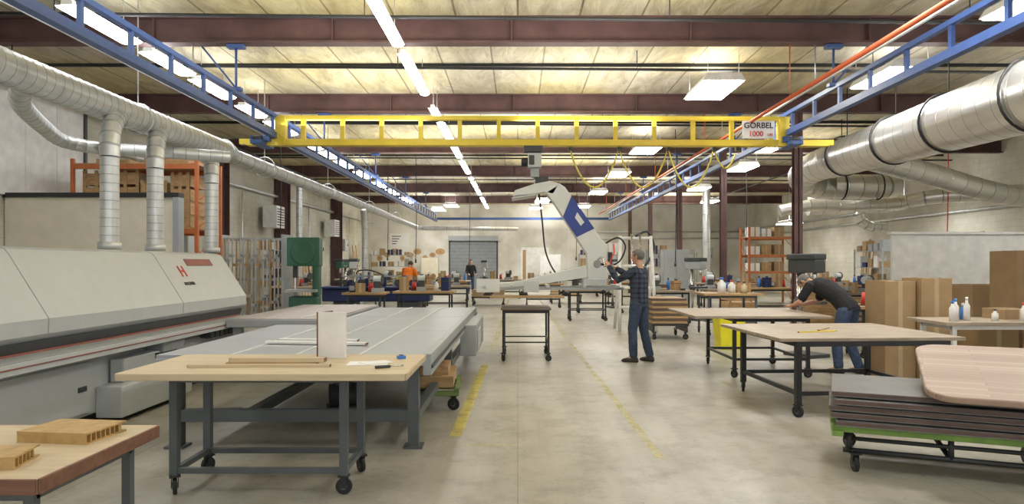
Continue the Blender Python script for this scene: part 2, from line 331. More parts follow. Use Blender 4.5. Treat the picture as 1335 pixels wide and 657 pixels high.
# ------------------------------------------------------------------ crane rails
def rail(x,z,lab,inner):
    T=thing('crane_rail',lab,'crane rail',(x,0,z),group='blue crane rails')
    b=B(); y0,y1=4.5,35; b.bx(-.04,.04,y0,y1,0,.08,M_blue).bx(-.05,.05,y0,y1,-.02,.0,M_blue); b.obj('lower_chord',T)
    b=B(); b.bx(-.035,.035,y0,y1,.33,.39,M_blue); b.obj('upper_chord',T)
    y=y0+.3; first=None
    while y<y1:
        if first is None:
            b=B(); b.bx(-.022,.022,-.028,.028,.08,.33,M_blue); first=b.obj('truss_post',T); first.location=(0,y,0)
        else: again(first,(0,y,0))
        y+=.85
    for yy in(5.0,10.1,14.7,20,25.4,31):
        b=B(); b.cyl((0,yy,.4),(0,yy,4.75-z),.018,M_blue,n=8).bx(-.12,.12,yy-.06,yy+.06,4.70-z,4.75-z,M_blue).bx(-.08,.08,yy-.05,yy+.05,.38,.43,M_blue).cyl((0,yy,.42),(inner*.5,yy,4.73-z),.014,M_blue,n=6); b.obj('hanger',T)
    return T
rail(-4.12,3.7,'blue steel truss crane rail beside the strip lights',-1)
rail(4.62,3.76,'blue steel truss crane rail beside the orange pipe',1)
b=B(); b.bx(-4.12,4.62,34.95,35.05,3.78,3.9,M_blue); single(b,'cross_beam','blue steel beam tying the crane rails together','beam')
def ypipe(x,z,r,m,name,lab):
    b=B(); b.cyl((x,5,z),(x,34,z),r,m)
    for y in(5,10.1,14.7,20,25.4,31): b.cyl((x,y,z),(x,y,4.76),.008,m,n=6)
    single(b,name,lab,'pipe')
ypipe(3.98,3.98,.03,M_redpipe,'orange_pipe','thin orange-red pipe running under the roof beside the rail')
ypipe(4.35,4.15,.02,M_galv,'air_pipe','thin grey air pipe running beside the rail')
ypipe(-4.75,4.0,.035,M_galv,'air_pipe','grey pipe running beside the blue rail')
ypipe(-7.4,4.6,.03,M_steelblack,'air_pipe','dark pipe running under the roof girders'); ypipe(9.3,4.66,.025,M_steelblack,'air_pipe','dark conduit running under the roof girders')
# bridge
T=thing('bridge_crane','yellow truss bridge crane hanging from two blue rails','crane',(0,11.8,0),math.radians(0.6))
b=B(); b.bx(-4.1,4.6,-.05,.05,4.0,4.07,M_yel); b.obj('upper_chord',T)
b=B(); b.bx(-4.72,5.4,-.06,.06,3.58,3.67,M_yel).bx(-4.6,5.3,-.09,.09,3.56,3.585,M_yel); b.obj('lower_chord',T)
first=None
for i in range(13):
    x=-3.65+i*.665
    if not first:
        b=B(); b.bx(-.035,.035,-.035,.035,3.67,4.0,M_yel); first=b.obj('truss_post',T); first.location=(x,0,0)
    else: again(first,(x,0,0))
for x in(-4.03,4.55):
    b=B(); b.bx(x-.09,x+.09,-.07,.07,3.58,4.05,M_yel); b.obj('end_plate',T,bevel=.01)
for x in(-4.35,4.68):
    b=B(); b.bx(x-.17,x+.17,-.12,.12,3.62,3.72,M_blue).bx(x-.1,x+.1,-.3,.3,3.55,3.62,M_blue)
    for dy in(-.22,.22): b.cyl((x-.08,dy,3.65),(x+.08,dy,3.65),.05,M_dark)
    b.obj('end_truck',T,label='blue end truck riding on the rail',bevel=.01)
b=B(); b.bx(3.83,4.38,-.075,-.06,3.69,3.99,M_sign); sp=b.obj('sign_plate',T,label='white sign with black and red lettering')
text('GORBEL',.135,M_sblack,sp,(4.105,-.078,3.905),(math.pi/2,0,0)); text('1000',.125,M_logo,sp,(4.06,-.078,3.765),(math.pi/2,0,0)); text('LBS',.06,M_logo,sp,(4.3,-.078,3.75),(math.pi/2,0,0))
P=[]; xs=[.9,1.75,2.6,3.4,3.8]
for a,c in zip(xs,xs[1:]):
    for j in range(12):
        t=j/12; P.append(V((a+(c-a)*t, .12,3.55-.68*math.sin(math.pi*t)**.8*(1 if (c-a)>.5 else .5))))
b=B(); b.tube(P,.015,M_yhose,8); b.obj('festoon_hose',T,label='yellow air hose hanging in loops')
first=None
for x in xs:
    if first: again(first,(x,.11,3.54))
    else:
        b=B(); b.bx(-.03,.03,-.05,.05,-.04,.04,M_dark); first=b.obj('hose_trolley',T); first.location=(x,.11,3.54)
# ------------------------------------------------------------------ manipulator
T=thing('vacuum_lifter','white angular vacuum lifter arm with blue band hanging from hoist','lifting machine',(0,11.75,0))
b=B(); b.bx(.1,.42,-.1,.1,3.44,3.55,M_dark).bx(.17,.4,-.13,.13,3.18,3.42,M_mgrey).bx(.19,.28,-.15,-.13,3.22,3.38,M_dark).cyl((.17,0,3.28),(.06,0,3.28),.08,M_steelblack).bx(.22,.36,-.08,.08,3.02,3.18,M_mgrey2).bx(.3,.52,-.06,.06,2.92,3.04,M_dark); b.obj('hoist',T,label='grey and black electric chain hoist',bevel=.01)
b=B(); b.tube([(.29,0,3.04),(.29,0,2.88)],.02,M_chrome,8); b.obj('chain',T)
def beam(b,pts,ws,d,m):
    F=frames([(p[0],0,p[1]) for p in pts]); i=b.mi(m); R=[]
    for k,(p,t,u,w) in enumerate(F):
        n=V((-t.z,0,t.x)); h=ws[k]/2
        R.append([b.bm.verts.new(p+n*h*sx+V((0,d/2*sy,0))) for sx,sy in((-1,-1),(1,-1),(1,1),(-1,1))])
    for a,c in zip(R,R[1:]):
        for j in range(4): b.bm.faces.new((a[j],a[(j+1)%4],c[(j+1)%4],c[j])).material_index=i
    b.bm.faces.new(R[0][::-1]).material_index=i; b.bm.faces.new(R[-1]).material_index=i
def xz(b,poly,d,m): b.prism(poly,'y',-d/2,d/2,m)
b=B(); xz(b,[(-.08,2.70),(-.05,2.79),(.28,2.90),(.55,2.95),(.70,2.90),(.60,2.72),(.45,2.76),(.2,2.72)],.26,M_lift); b.obj('head_boom',T,label='flat off-white top plate',bevel=.012)
b=B(); xz(b,[(-.1,2.66),(.3,2.72),(.3,2.70),(-.1,2.64)],.5,M_mgrey); b.obj('top_tray',T)
b=B(); xz(b,[(.46,2.76),(.70,2.91),(.80,2.84),(1.40,1.98),(1.52,1.86),(1.52,1.30),(1.18,1.25),(1.16,1.72),(.62,2.56)],.26,M_lift); b.obj('main_arm',T,label='straight slanted off-white arm',bevel=.02)
b=B(); xz(b,[(.905,2.695),(.76,2.345),(.99,2.0),(1.29,2.145)],.272,M_band)
xz(b,[(1.0,2.42),(.96,2.33),(1.06,2.19),(1.12,2.25)],.276,M_lift); b.obj('arm_band',T,label='dark blue marked panel on the arm')
b=B(); b.cyl((1.34,-.15,1.55),(1.34,.15,1.55),.07,M_mgrey2).bx(1.1,1.5,-.16,.16,1.18,1.3,M_mgrey).bx(1.52,1.6,-.1,.1,1.45,1.75,M_dark); b.obj('wrist_joint',T,bevel=.015)
b=B(); beam(b,[(1.25,1.44),(.9,1.37),(.1,1.22),(-.55,1.15)],[.22,.18,.11,.06],.18,M_lift)
b.obj('gripper_boom',T,label='slim tapered off-white boom',bevel=.01)
b=B(); b.bx(-.65,1.75,-.35,-.30,1.12,1.16,M_mgrey2).bx(-.65,1.75,.3,.35,1.12,1.16,M_mgrey2)
for x in(-.55,-.1,.5,1.1,1.65): b.bx(x-.025,x+.025,-.4,.4,1.16,1.2,M_mgrey)
b.bx(-.68,-.3,-.36,-.3,1.08,1.3,M_lift).bx(.1,.35,-.36,-.3,1.08,1.26,M_mgrey)
b.obj('suction_frame',T)
for x in(-.5,.1,.8,1.5):
    for y in(-.32,.33):
        b=B(); b.cyl((x,y,1.12),(x,y,1.08),.02,M_chrome).cyl((x,y,1.08),(x,y,1.03),.04,M_black,r2=.08); b.obj('suction_cup',T)
b=B(); b.tube(catmull([(1.35,-.12,1.62),(1.38,-.3,1.66),(1.4,-.42,1.62),(1.42,-.46,1.5)],5),.018,M_chrome,8).tube([(1.36,-.45,1.54),(1.5,-.45,1.54)],.02,M_black,8).tube([(1.5,-.45,1.54),(1.6,-.3,1.75),(1.6,-.2,1.9)],.012,M_redp,8).bx(1.52,1.68,-.22,-.14,1.75,1.9,M_wplastic); b.obj('control_handle',T,label='control handle with red lever')
b=B(); b.tube(catmull([(.34,.05,2.98),(.42,.15,2.3),(.5,.2,1.7),(.75,.18,1.3),(1.1,.1,1.3)],8),.014,M_black,8); b.obj('air_hose',T)
b=B(); b.tube(catmull([(1.5,.1,1.9),(1.72,.1,2.0),(1.85,.12,1.85),(1.75,.1,1.6),(1.55,.1,1.5)],8),.014,M_black,8); b.obj('air_hose',T)
b=B(); b.bx(-.45,.75,11.1,11.6,1.0,1.03,M_wood); single(b,'plywood_sheet','thin plywood sheet held by suction cups','plywood')
# ------------------------------------------------------------------ lights
def striplight(x,y0,y1,z,w,lab,grp,tm):
    T=thing('strip_light',lab,'ceiling light',(x,(y0+y1)/2,z),group=grp); h=(y1-y0)/2
    b=B(); b.prism([(-w*.22,.03),(-w*.22+.01,.09),(w*.22-.01,.09),(w*.22,.03)],'y',-h,h,M_white); b.obj('housing',T)
    b=B(); b.prism([(w*.45*math.cos(a),.03-.045*math.sin(a)) for a in [math.pi*k/6 for k in range(7)]],'y',-h+.02,h-.02,tm); b.obj('tube',T,label='glowing white tube')
    b=B(); b.cyl((0,0,0),(0,0,ZC-z-.08),.006,M_galv,n=6); f=b.obj('suspension_wire',T); f.location=(0,-h*.7,.08); again(f,(0,h*.7,.08))
for a,c in((-2,.5),(1,3.4),(3.6,5.2),(5.5,7.6),(7.8,9.7),(10.1,12.5),(13.6,14.5),(15.0,17.2),(18,19.9),(20.6,23.4),(24.6,25.1),(25.8,27.8),(28.4,30.6),(32,34.4),(35.2,38)):
    striplight(-1.68,a,c,4.6,.2,'white fluorescent strip light in a long row','centre strip lights',M_tube)
for a,c in((-1,1),(2,4),(5,7),(8.2,9.6),(10.0,11.2),(11.5,12.8),(13.4,14.4),(14.9,16.4),(17.3,18.5),(19,20),(20.6,22),(23,24.6),(26,27.6),(28.6,30.4),(32,34.6)):
    striplight(-5.36,a,c,4.6,.34,'wide fluorescent fixture behind the blue rail','side strip lights',M_tube2)
T=thing('panel_light','bright rectangular high-bay light hung from the roof','ceiling light',(3.45,12.2,4.62),group='high-bay lights')
b=B(); b.prism([(-.36,0),(-.28,.12),(.28,.12),(.36,0)],'y',-.68,.68,M_white); b.obj('housing',T)
b=B(); b.bx(-.33,.33,-.65,.65,-.02,0,M_light); b.obj('lens',T,label='glowing white lens')
b=B(); b.bx(-.24,.24,-.6,.6,.12,.13,M_fillglow); b.obj('top_fill_glow',T,label='added upward glow brightening the ceiling')  # glowing strip added on the housing top to throw fill onto the ceiling
b=B(); b.cyl((0,0,.12),(0,0,.52),.005,M_galv,n=5); f=b.obj('suspension_wire',T); f.location=(-.26,-.62,0)
for x,y in((.26,-.62),(-.26,.62),(.26,.62)): again(f,(x,y,0))
for x,y in((3.45,6.5),(3.45,1.5),(9.5,4),(10,10),(3.45,18.6),(3.45,23.7),(3.45,29.7),(3.5,37),(6.15,8.0),(6.15,11.4),(6.6,18.3),(7.2,22.2),(7.4,28.2),(1.2,34),(1.0,38),(9.5,34),(-3.5,36.5),(-4.5,39.3)): dup(T,(x,y,4.62))
for x,y,z in((12.2,21.8,3.4),(11.8,30,3.3)):
    q=dup(T,(x,y,z)); b=B(); b.cyl((0,0,.13),(0,0,ZC-z-.03),.008,M_galv,n=6); b.obj('drop_rod',q)
for k,(x,y,z,e) in enumerate(((-1.5,3,3.5,95),(6,1.5,3.0,80),(-2.2,7.8,3.7,120),(1.2,7.8,3.7,110),(1.2,12.8,3.9,105),(-2.8,13,3.9,85),(10.5,11,3.9,80),(0,17.5,3.9,110),(-3,20,3.9,85),(8,20.8,3.9,95),(1.5,23,3.9,120),(-3,27,3.9,120),(6,28,3.9,140),(0,33,3.9,160),(8,36,3.8,190),(-5,38,3.8,190),(2,39.5,3.6,150))):
    l=bpy.data.lights.new('up','AREA'); l.shape='RECTANGLE'; l.size=2.4; l.size_y=2.8; l.energy=e; l.color=(1,.97,.9); o=bpy.data.objects.new('ceiling_fill_light',l); COL.objects.link(o); o.location=(x,y,z); o.rotation_euler=(math.pi,0,0)  # unseen area lights added as fill, facing up to brighten the ceiling
# ------------------------------------------------------------------ ducts
T=thing('dust_duct','galvanised dust extraction duct above the grey machine','duct',(0,0,0))
b=B(); b.duct([(-4.95,3.5,3.45),(-4.95,11.6,3.45)],.175,.175,M_galv,.14,28,.02,.01); b.obj('main_pipe',T)
b=B(); b.duct([(-4.95,11.6,3.45),(-4.95,11.9,3.44)],.2,.14,M_galv,.12,24,.03); b.obj('reducer',T)
b=B(); b.duct(catmull([(-4.95,11.8,3.44),(-4.95,12.4,3.42),(-4.95,20,3.42),(-4.95,32.5,3.35),(-4.7,33.8,3.3),(-3.5,34,3.3),(0,34.2,3.28)],8),.135,.1,M_galv,.6,18,.05,.03); b.obj('branch_pipe',T)
for y in(7.95,8.95,10.6):
    b=B(); b.duct([(-4.95,y+.62,3.36),(-4.85,y+.38,3.30),(-4.76,y+.14,3.16),(-4.71,y+.02,2.96),(-4.7,y,2.75)],.115,.105,M_galv,.14,20,.05,.012); b.obj('drop_elbow',T,label='segmented galvanised elbow')
    b=B(); b.duct([(-4.7,y,2.78),(-4.7,y,1.72)],.1,.1,M_galv,.1,20,.025,.008)
    b.cyl((-4.7,y,1.72),(-4.7,y,1.8),.125,M_galv); b.obj('drop_pipe',T)
b=B(); b.duct(catmull([(-5.0,7.0,3.4),(-5.4,7.5,3.3),(-5.9,8.6,3.25),(-6.1,9.3,3.2),(-5.8,9.7,3.17),(-5,9.9,3.15),(-4.3,10.3,3.14)],8),.1,.085,M_galv,.16,18,.03,.01); b.obj('side_pipe',T)
for y in(9,13.5,18,23,28):
    b=B(); b.cyl((-4.95,y,3.45),(-4.95,y,ZC-.02),.008,M_galv,n=6).tube([(-4.95+.2*math.cos(a),y,3.44+.2*math.sin(a)) for a in [i*math.pi/8 for i in range(17)]],.01,M_galv,5); b.obj('hanger_strap',T)
T=thing('spiral_duct','large bright spiral ventilation duct with dark straps under the roof','duct')
b=B(); b.duct([(6.75,4,3.75),(6.62,14.6,3.72)],.56,.36,M_galv2,.3,48,.006,.012); b.obj('main_pipe',T)
b=B(); b.duct(catmull([(6.62,14.6,3.72),(6.62,15.5,3.7),(6.8,16.5,3.6),(7.4,17.0,3.48),(8.6,17.1,3.45),(9.3,17.3,3.5),(9.5,18,3.6),(9.5,22,3.6)],8),.34,.27,M_galv2,.34,32,.015,.014); b.obj('elbow_pipe',T)
b=B(); b.duct(catmull([(7.0,14.2,3.78),(7.8,14.5,3.66),(9,14.9,3.45),(10.6,15.4,3.15),(13,16.5,3.0)],8),.25,.22,M_galv2,.4,28,.015,.014); b.obj('branch_pipe',T)
b=B(); b.duct(catmull([(8.4,20,3.15),(9.6,20,3.2),(10.6,19.8,3.22),(11.5,19,3.4),(13.8,18.5,3.5)],8),.2,.2,M_galv2,.4,24,.02).duct(catmull([(9.9,19.9,3.15),(9.8,19.9,2.9),(10.1,19.9,2.65),(10.6,19.9,2.6)],6),.14,.14,M_galv2,.2,14); b.obj('lower_pipe',T)
b=B(); b.duct(catmull([(7.2,19,3.0),(8.0,18.9,3.15),(9.0,18.9,3.12),(10.5,18.8,3.2)],8),.16,.16,M_galv2,.4,22,.02); b.obj('lower_pipe',T)
for y,r in((8.9,.50),(10.7,.46),(12.2,.43),(14.0,.40)):
    b=B(); F=[(6.75-.0123*(y-4)+r*math.cos(a),y,3.74+r*math.sin(a)) for a in [i*math.pi/14 for i in range(29)]]
    b.tube(F,.018,M_black,6).cyl((6.68,y,3.74+r),(6.68,y,ZC-.02),.01,M_black,n=6); b.obj('hanger_strap',T)
for x in(8.0,8.9):
    b=B(); F=[(x,17.05+.32*math.cos(a),3.46+.32*math.sin(a)) for a in [i*math.pi/10 for i in range(21)]]
    b.tube(F,.018,M_black,6).cyl((x,17.05,3.78),(x,17.05,ZC-.02),.01,M_black,n=6); b.obj('hanger_strap',T)
b=B(); b.duct([(-7.6,24,4.4),(-7.6,24,0)],.1,.1,M_galv,.3,14,.04); single(b,'vertical_duct','thin vertical galvanised pipe beside the wall','duct')
b=B(); b.duct(catmull([(-4.7,21.0,3.2),(-4.7,21.1,3.0),(-4.7,21.2,2.4),(-4.7,21.2,1.0)],6),.09,.09,M_galv,.3,14,.04).cyl((-4.7,21.2,1.0),(-4.7,21.2,0),.04,M_galv); single(b,'vertical_duct','vertical galvanised drop pipe above a blue machine','duct')
b=B(); b.duct([(8.2,30,4.9),(8.2,30,0)],.16,.16,M_galv,.6,18,.03); single(b,'vertical_duct','vertical galvanised pipe rising beside shelving','duct')
# ------------------------------------------------------------------ edgebander
T=thing('edge_banding_machine','long light-grey edge banding machine with sliding hood and conveyor','machine',(-4.1,3.6,0))
L=6.7
prof=[(.0,.9),(.05,.95),(.055,1.08),(-.29,1.63),(-.33,1.68),(-.42,1.705),(-1.15,1.69),(-1.2,.9)]
b=B(); b.prism(prof,'y',0,L,M_mgrey); b.obj('hood',T,bevel=.012)
for y in(2.35,4.75):
    b=B(); b.prism([(p[0]+.003,p[1]+.002) for p in prof[1:6]]+[(-.42,1.6),(-.1,1.0)],'y',y,y+.01,M_mgrey2); b.obj('hood_seam',T)
b=B(); b.prism([(.0,.8),(.03,.9),(-.9,.9),(-.9,.8)],'y',.05,L-.1,M_dark); b.obj('hood_gap_shade',T,label='dark filler standing in for shade under the hood')  # dark block stands in for the shade in the slit below the hood
b=B(); b.bx(-.3,.28,0,L-.15,.7,.79,M_mgrey).bx(.03,.27,0,L-.15,.79,.8,M_mgrey2).bx(.0,.03,0,L-.15,.79,.815,M_redtrim).bx(.28,.288,0,L-.15,.745,.757,M_redtrim); b.obj('conveyor_beam',T,bevel=.006)
b=B(); b.bx(-1.1,0,0,L-.1,.1,.7,M_mgrey).bx(-1.0,-.08,.05,L-.2,0,.1,M_dark)
b.obj('base',T,bevel=.015)
for k,(y0,y1) in enumerate(((.1,1.6),(1.7,3.0),(4.7,6.4))):
    b=B(); b.bx(0,.02,y0,y1,.14,.62,M_mgrey).bx(.02,.035,y1-.2,y1-.08,.35,.4,M_dark); b.obj('door',T,bevel=.005)
b=B(); b.bx(0,.26,3.1,4.55,.05,.36,M_mgrey).bx(.02,.16,3.3,4.4,.36,.6,M_mgrey).bx(.0,.2,4.0,4.5,.45,.7,M_mgrey2); b.obj('motor_housing',T,bevel=.015)
b=B(); b.bx(.16,.2,3.9,4.3,.38,.58,M_dark).cyl((.2,4.1,.48),(.26,4.1,.48),.05,M_mgrey2); b.obj('motor',T)
first=None
for k in range(5):
    if first: again(first,(.12,5.25+k*.14,.65))
    else:
        b=B(); b.bx(-.07,.07,-.05,.05,-.05,.05,M_dark); first=b.obj('switch',T); first.location=(.12,5.25,.65)
sl=math.atan2(.345,.55)
def onface(z): return .055-(z-1.08)/.55*.345
b=B(); b.box((onface(1.57)+.006,5.8,1.57),(.012,.75,.1),M_redtrim,(0,-sl,0)); b.obj('badge',T,label='dull red badge strip')
r=(math.pi/2-sl,0,math.pi/2)
text('H',.22,M_logo,T,(onface(1.45)+.006,5.2,1.45),r,'logo'); text('HOLZHER',.06,M_sblack,T,(onface(1.30)+.006,5.2,1.30),r,'lettering')
# ------------------------------------------------------------------ feeding bed
T=thing('conveyor_table','long grey metal feed table with aluminium strips on steel legs','machine table',(-.78,5.75,0))
b=B(); b.bx(-1.6,0,0,6.3,.70,.76,M_mgrey2).bx(-2.25,-1.6,0,2.9,.70,.76,M_mgrey2); b.obj('bed_frame',T,bevel=.008)
for i in range(3):
    for j in range(3):
        b=B(); x0=-1.6+i*.533; y0=j*2.1; b.bx(x0+.012,x0+.521,y0+.012,y0+2.09,.76,.79,M_bed); b.obj('bed_plate',T,bevel=.004)
b=B(); b.bx(-2.24,-1.61,.012,2.88,.76,.79,M_bed); b.obj('bed_plate',T,bevel=.004)
first=None
for x in(-1.6,-1.067,-.533):
    if first: again(first,(x,0,0))
    else:
        b=B(); b.bx(-.014,.014,0,6.3,.775,.797,M_strip); first=b.obj('guide_strip',T,label='pale guide strip between plates'); first.location=(x,0,0)
b=B(); b.bx(-.01,.06,0,6.3,.62,.80,M_mgrey2).bx(.06,.075,0,6.3,.68,.71,M_dark); b.obj('side_rail',T,bevel=.006)
for x,y in((-.1,.1),(-2.1,.1),(-.1,3.0),(-1.5,3.0),(-.1,6.1),(-1.5,6.1)):
    b=B(); b.bx(x-.045,x+.045,y-.045,y+.045,0.02,.7,M_greysteel).bx(x-.08,x+.08,y-.08,y+.08,0,.02,M_greysteel); b.obj('leg',T)
b=B(); b.bx(-2.1,-.05,.06,.14,.22,.32,M_greysteel).bx(-1.5,-.05,2.96,3.04,.22,.32,M_greysteel).bx(-.14,-.06,.1,6.1,.22,.3,M_greysteel).bx(-1.56,-1.48,.1,6.1,.22,.3,M_greysteel); b.obj('lower_frame',T)
b=B(); b.bx(.0,.22,3.6,5.4,.30,.72,M_mgrey2).bx(.22,.24,3.8,4.4,.38,.64,M_mgrey); b.obj('control_housing',T,bevel=.015)
T=thing('return_table','pinkish-grey return conveyor table beside the grey machine','machine table',(-3.3,9.0,0))
b=B(); b.bx(-.5,.85,0,3.2,.72,.82,M_mgrey2).bx(-.47,.82,.03,3.17,.82,.835,M_pink); b.obj('top',T,bevel=.012)
for x in(.0,.45):
    b=B(); b.bx(x-.01,x+.01,.05,3.15,.835,.842,M_strip); b.obj('guide_strip',T)
for x,y in((-.4,.15),(.75,.15),(-.4,3.0),(.75,3.0)):
    b=B(); b.bx(x-.05,x+.05,y-.05,y+.05,0,.72,M_mgrey2); b.obj('leg',T)
# ------------------------------------------------------------------ casters & tables
def caster(T,x,y,top=.13,r=.055,rot=.4):
    b=B(); R=Euler((0,0,rot)).to_matrix()
    w=r*.45; c=V((x,y,r))
    b.tube([c+R@V((-w/2,0,0)),c+R@V((w/2,0,0))],r,M_black,18).tube([c+R@V((-w/2-.004,0,0)),c+R@V((w/2+.004,0,0))],r*.45,M_greysteel,12)
    for sgn in(-1,1):
        q=R@V((sgn*(w/2+.008),0,0)); b.box((x+q.x,y+q.y,(r+top)/2),(.005,.04,top-r+.02),M_steelblack,(0,0,rot))
    b.box((x,y,top-.006),(.07,.07,.012),M_steelblack,(0,0,rot))
    b.obj('caster',T)
def table(name,label,cat,c,w,d,h,rz=0,top=M_ply,leg=M_steelblack,th=.04,fr=None,cast=True,lr=.02,edge=None,low=.22,group=None,cr=.055,bev=.004):
    T=thing(name,label,cat,(c[0],c[1],0),rz,group)
    fx0,fx1,fy0,fy1=fr or (-w/2+.12,w/2-.12,-d/2+.1,d/2-.1)
    b=B(); b.bx(-w/2,w/2,-d/2,d/2,h-th,h,top)
    if edge:
        e=.012; b.bx(-w/2-e,-w/2,-d/2,d/2,h-th,h,edge).bx(w/2,w/2+e,-d/2,d/2,h-th,h,edge).bx(-w/2,w/2,-d/2-e,-d/2,h-th,h,edge).bx(-w/2,w/2,d/2,d/2+e,h-th,h,edge)
    b.obj('top',T,bevel=bev)
    z=h-th; b=B(); t=lr
    b.bx(fx0-t,fx1+t,fy0-t,fy0+t,z-.05,z,leg).bx(fx0-t,fx1+t,fy1-t,fy1+t,z-.05,z,leg).bx(fx0-t,fx0+t,fy0,fy1,z-.05,z,leg).bx(fx1-t,fx1+t,fy0,fy1,z-.05,z,leg); b.obj('frame',T)
    z0=.13 if cast else 0
    for k,(x,y) in enumerate(((fx0,fy0),(fx1,fy0),(fx0,fy1),(fx1,fy1))):
        b=B(); b.bx(x-lr,x+lr,y-lr,y+lr,z0,z-.05,leg); b.obj('leg',T)
        if cast: caster(T,x,y,.13,cr,rot=.5+k*1.1)
    if low:
        b=B(); q=lr*.7; b.bx(fx0,fx1,fy0-q,fy0+q,low-q,low+q,leg).bx(fx0,fx1,fy1-q,fy1+q,low-q,low+q,leg).bx(fx0-q,fx0+q,fy0,fy1,low-q,low+q,leg).bx(fx1-q,fx1+q,fy0,fy1,low-q,low+q,leg); b.obj('stretcher',T)
    return T
table('work_table','light plywood top on dark steel frame with casters, holding offcuts','table',(-1.64,4.87),1.84,.94,.85,0,M_ply,M_greysteel,.045,fr=(-.67,.47,-.22,.28),lr=.026,edge=M_ply,low=.16)
def stick(w,d,h,m,loc,rz,lab):
    b=B(); b.bx(-w/2,w/2,-d/2,d/2,0,h,m).bx(-w/2-.002,-w/2,-d/2,d/2,0,h,M_brownedge).bx(w/2,w/2+.002,-d/2,d/2,0,h,M_brownedge); single(b,'wood_strip',lab,'wood strip',loc,rz,bevel=.0015)
stick(.62,.3,.014,M_wood,(-1.72,4.95,.85),.03,'flat brown wooden board lying on the plywood table')
stick(.66,.07,.03,M_ply,(-1.68,4.84,.864),.0,'pale wooden strip stacked on a brown board')
stick(.5,.05,.02,M_crate,(-1.78,4.92,.864),.06,'tan wooden strip stacked on a brown board')
stick(.95,.04,.02,M_ply,(-1.75,4.68,.85),.03,'long thin wooden strip lying on the table')
b=B(); b.bx(-.11,.11,-.012,.012,0,.34,M_white).bx(-.122,-.11,-.013,.013,0,.34,M_brownedge).box((-.1,.1,.17),(.012,.2,.34),M_brownedge,(0,0,0)); single(b,'laminate_sample','white laminated corner sample with brown edge standing on the table','sample',(-1.38,5.14,.85),-.2,bevel=.002)
b=B(); b.bx(-.14,.14,-.1,.1,0,.002,M_paper).box((.05,.02,.004),(.2,.14,.002),M_paper,(0,0,.5)); single(b,'paper_sheets','loose white papers lying on the plywood table','paper',(-1.05,4.85,.851),.1)
b=B(); b.cyl((0,0,0),(.1,.02,0),.01,M_dark).cyl((.1,.02,0),(.19,.03,0),.005,M_chrome); single(b,'screwdriver','small screwdriver with dark handle on the table','tool',(-.95,4.6,.861),.3)
b=B(); b.box((0,0,.012),(.06,.045,.024),M_bluecap).box((0,0,.026),(.03,.03,.008),M_dark); single(b,'sanding_block','small blue sanding block on the plywood table','tool',(-.86,5.1,.85),.4,bevel=.004)
stick(1.0,.08,.02,M_white,(-1.9,6.5,.797),-.15,'white laminate strip lying on the grey feed table')
stick(.8,.07,.02,M_white,(-1.95,6.75,.797),-.1,'white laminate strip lying on the grey feed table')
table('work_table','wooden butcher-block table with red-brown edge and dark steel legs','table',(-3.0,3.0),2.42,.86,.75,0,M_ply,M_greysteel,.06,fr=(-1.0,1.12,-.33,.33),edge=M_brownedge,cast=True)
def honeycomb(loc,rz,w,d,lab):
    b=B(); h=.05; b.bx(-w/2,w/2,-d/2,d/2,0,.008,M_honey).bx(-w/2,w/2,-d/2,d/2,h-.008,h,M_honey)
    n=int(w/.03)
    for i in range(n): b.bx(-w/2+i*w/n,-w/2+i*w/n+.006,-d/2+.002,d/2-.002,.008,h-.008,M_honey)
    for i in range(int(d/.03)): b.bx(-w/2+.002,w/2-.002,-d/2+i*.03,-d/2+i*.03+.006,.008,h-.008,M_honey)
    single(b,'honeycomb_board',lab,'board',loc,rz)
honeycomb((-2.06,3.2,.75),-.12,.34,.26,'tan honeycomb-core board sample lying on the table')
honeycomb((-2.12,2.75,.75),.2,.3,.2,'small tan honeycomb-core offcut on the table')
table('small_cart_table','small brown-topped steel table on four casters','table',(.13,11.45),.80,1.05,.84,0,M_blacktop,M_steelblack,.025,fr=(-.36,.36,-.45,.45),lr=.016,low=.3,cr=.05)
table('work_table','greyish wood-topped table on black steel legs with casters','table',(3.56,7.85),1.95,1.7,.80,.06,M_ply2,M_steelblack,.035,fr=(-.78,.78,-.95+.12,.6),lr=.028,low=.24,cr=.06,group='rolling work tables')
table('work_table','wide greyish wood-topped table with black frame and casters','table',(3.3,10.1),1.85,1.7,.85,0,M_ply2,M_steelblack,.035,fr=(-.35,.65,-.7,.6),lr=.023,low=.25,group='rolling work tables')
stick(.5,.025,.012,M_yel,(3.3,7.6,.80),.3,'thin yellow ruler strip lying on pale table'); stick(.4,.03,.012,M_wood,(3.5,7.9,.80),.9,'thin wooden strip lying on pale table')
# green cart with stack
RZ=-.4; CX,CY=3.24,5.27
T=thing('panel_cart','green-decked flat cart on black tube frame with casters','cart',(CX,CY,0),RZ)
b=B()
for k in range(4): b.bx(-.78,.78,-.45+k*.26,-.45+k*.26+.1,.30,.35,M_green)
b.bx(-.78,-.70,-.47,.5,.27,.31,M_green).bx(.70,.78,-.47,.5,.27,.31,M_green); b.obj('deck',T,bevel=.006)
b=B()
for y in(-.36,.36): b.tube([(-.7,y,.15),(.7,y,.15)],.02,M_steelblack,8).tube([(-.7,y,.24),(.7,y,.24)],.016,M_steelblack,8)
for x in(-.66,.0,.66): b.tube([(x,-.36,.15),(x,.36,.15)],.02,M_steelblack,8)
for x in(-.66,0,.66):
    for y in(-.36,.36): b.cyl((x,y,.14),(x,y,.3),.02,M_steelblack)
b.obj('frame',T)
for k,(x,y) in enumerate(((-.62,-.38),(.62,-.38),(-.62,.38),(.62,.38))): caster(T,x,y,.14,.06,.3+k)
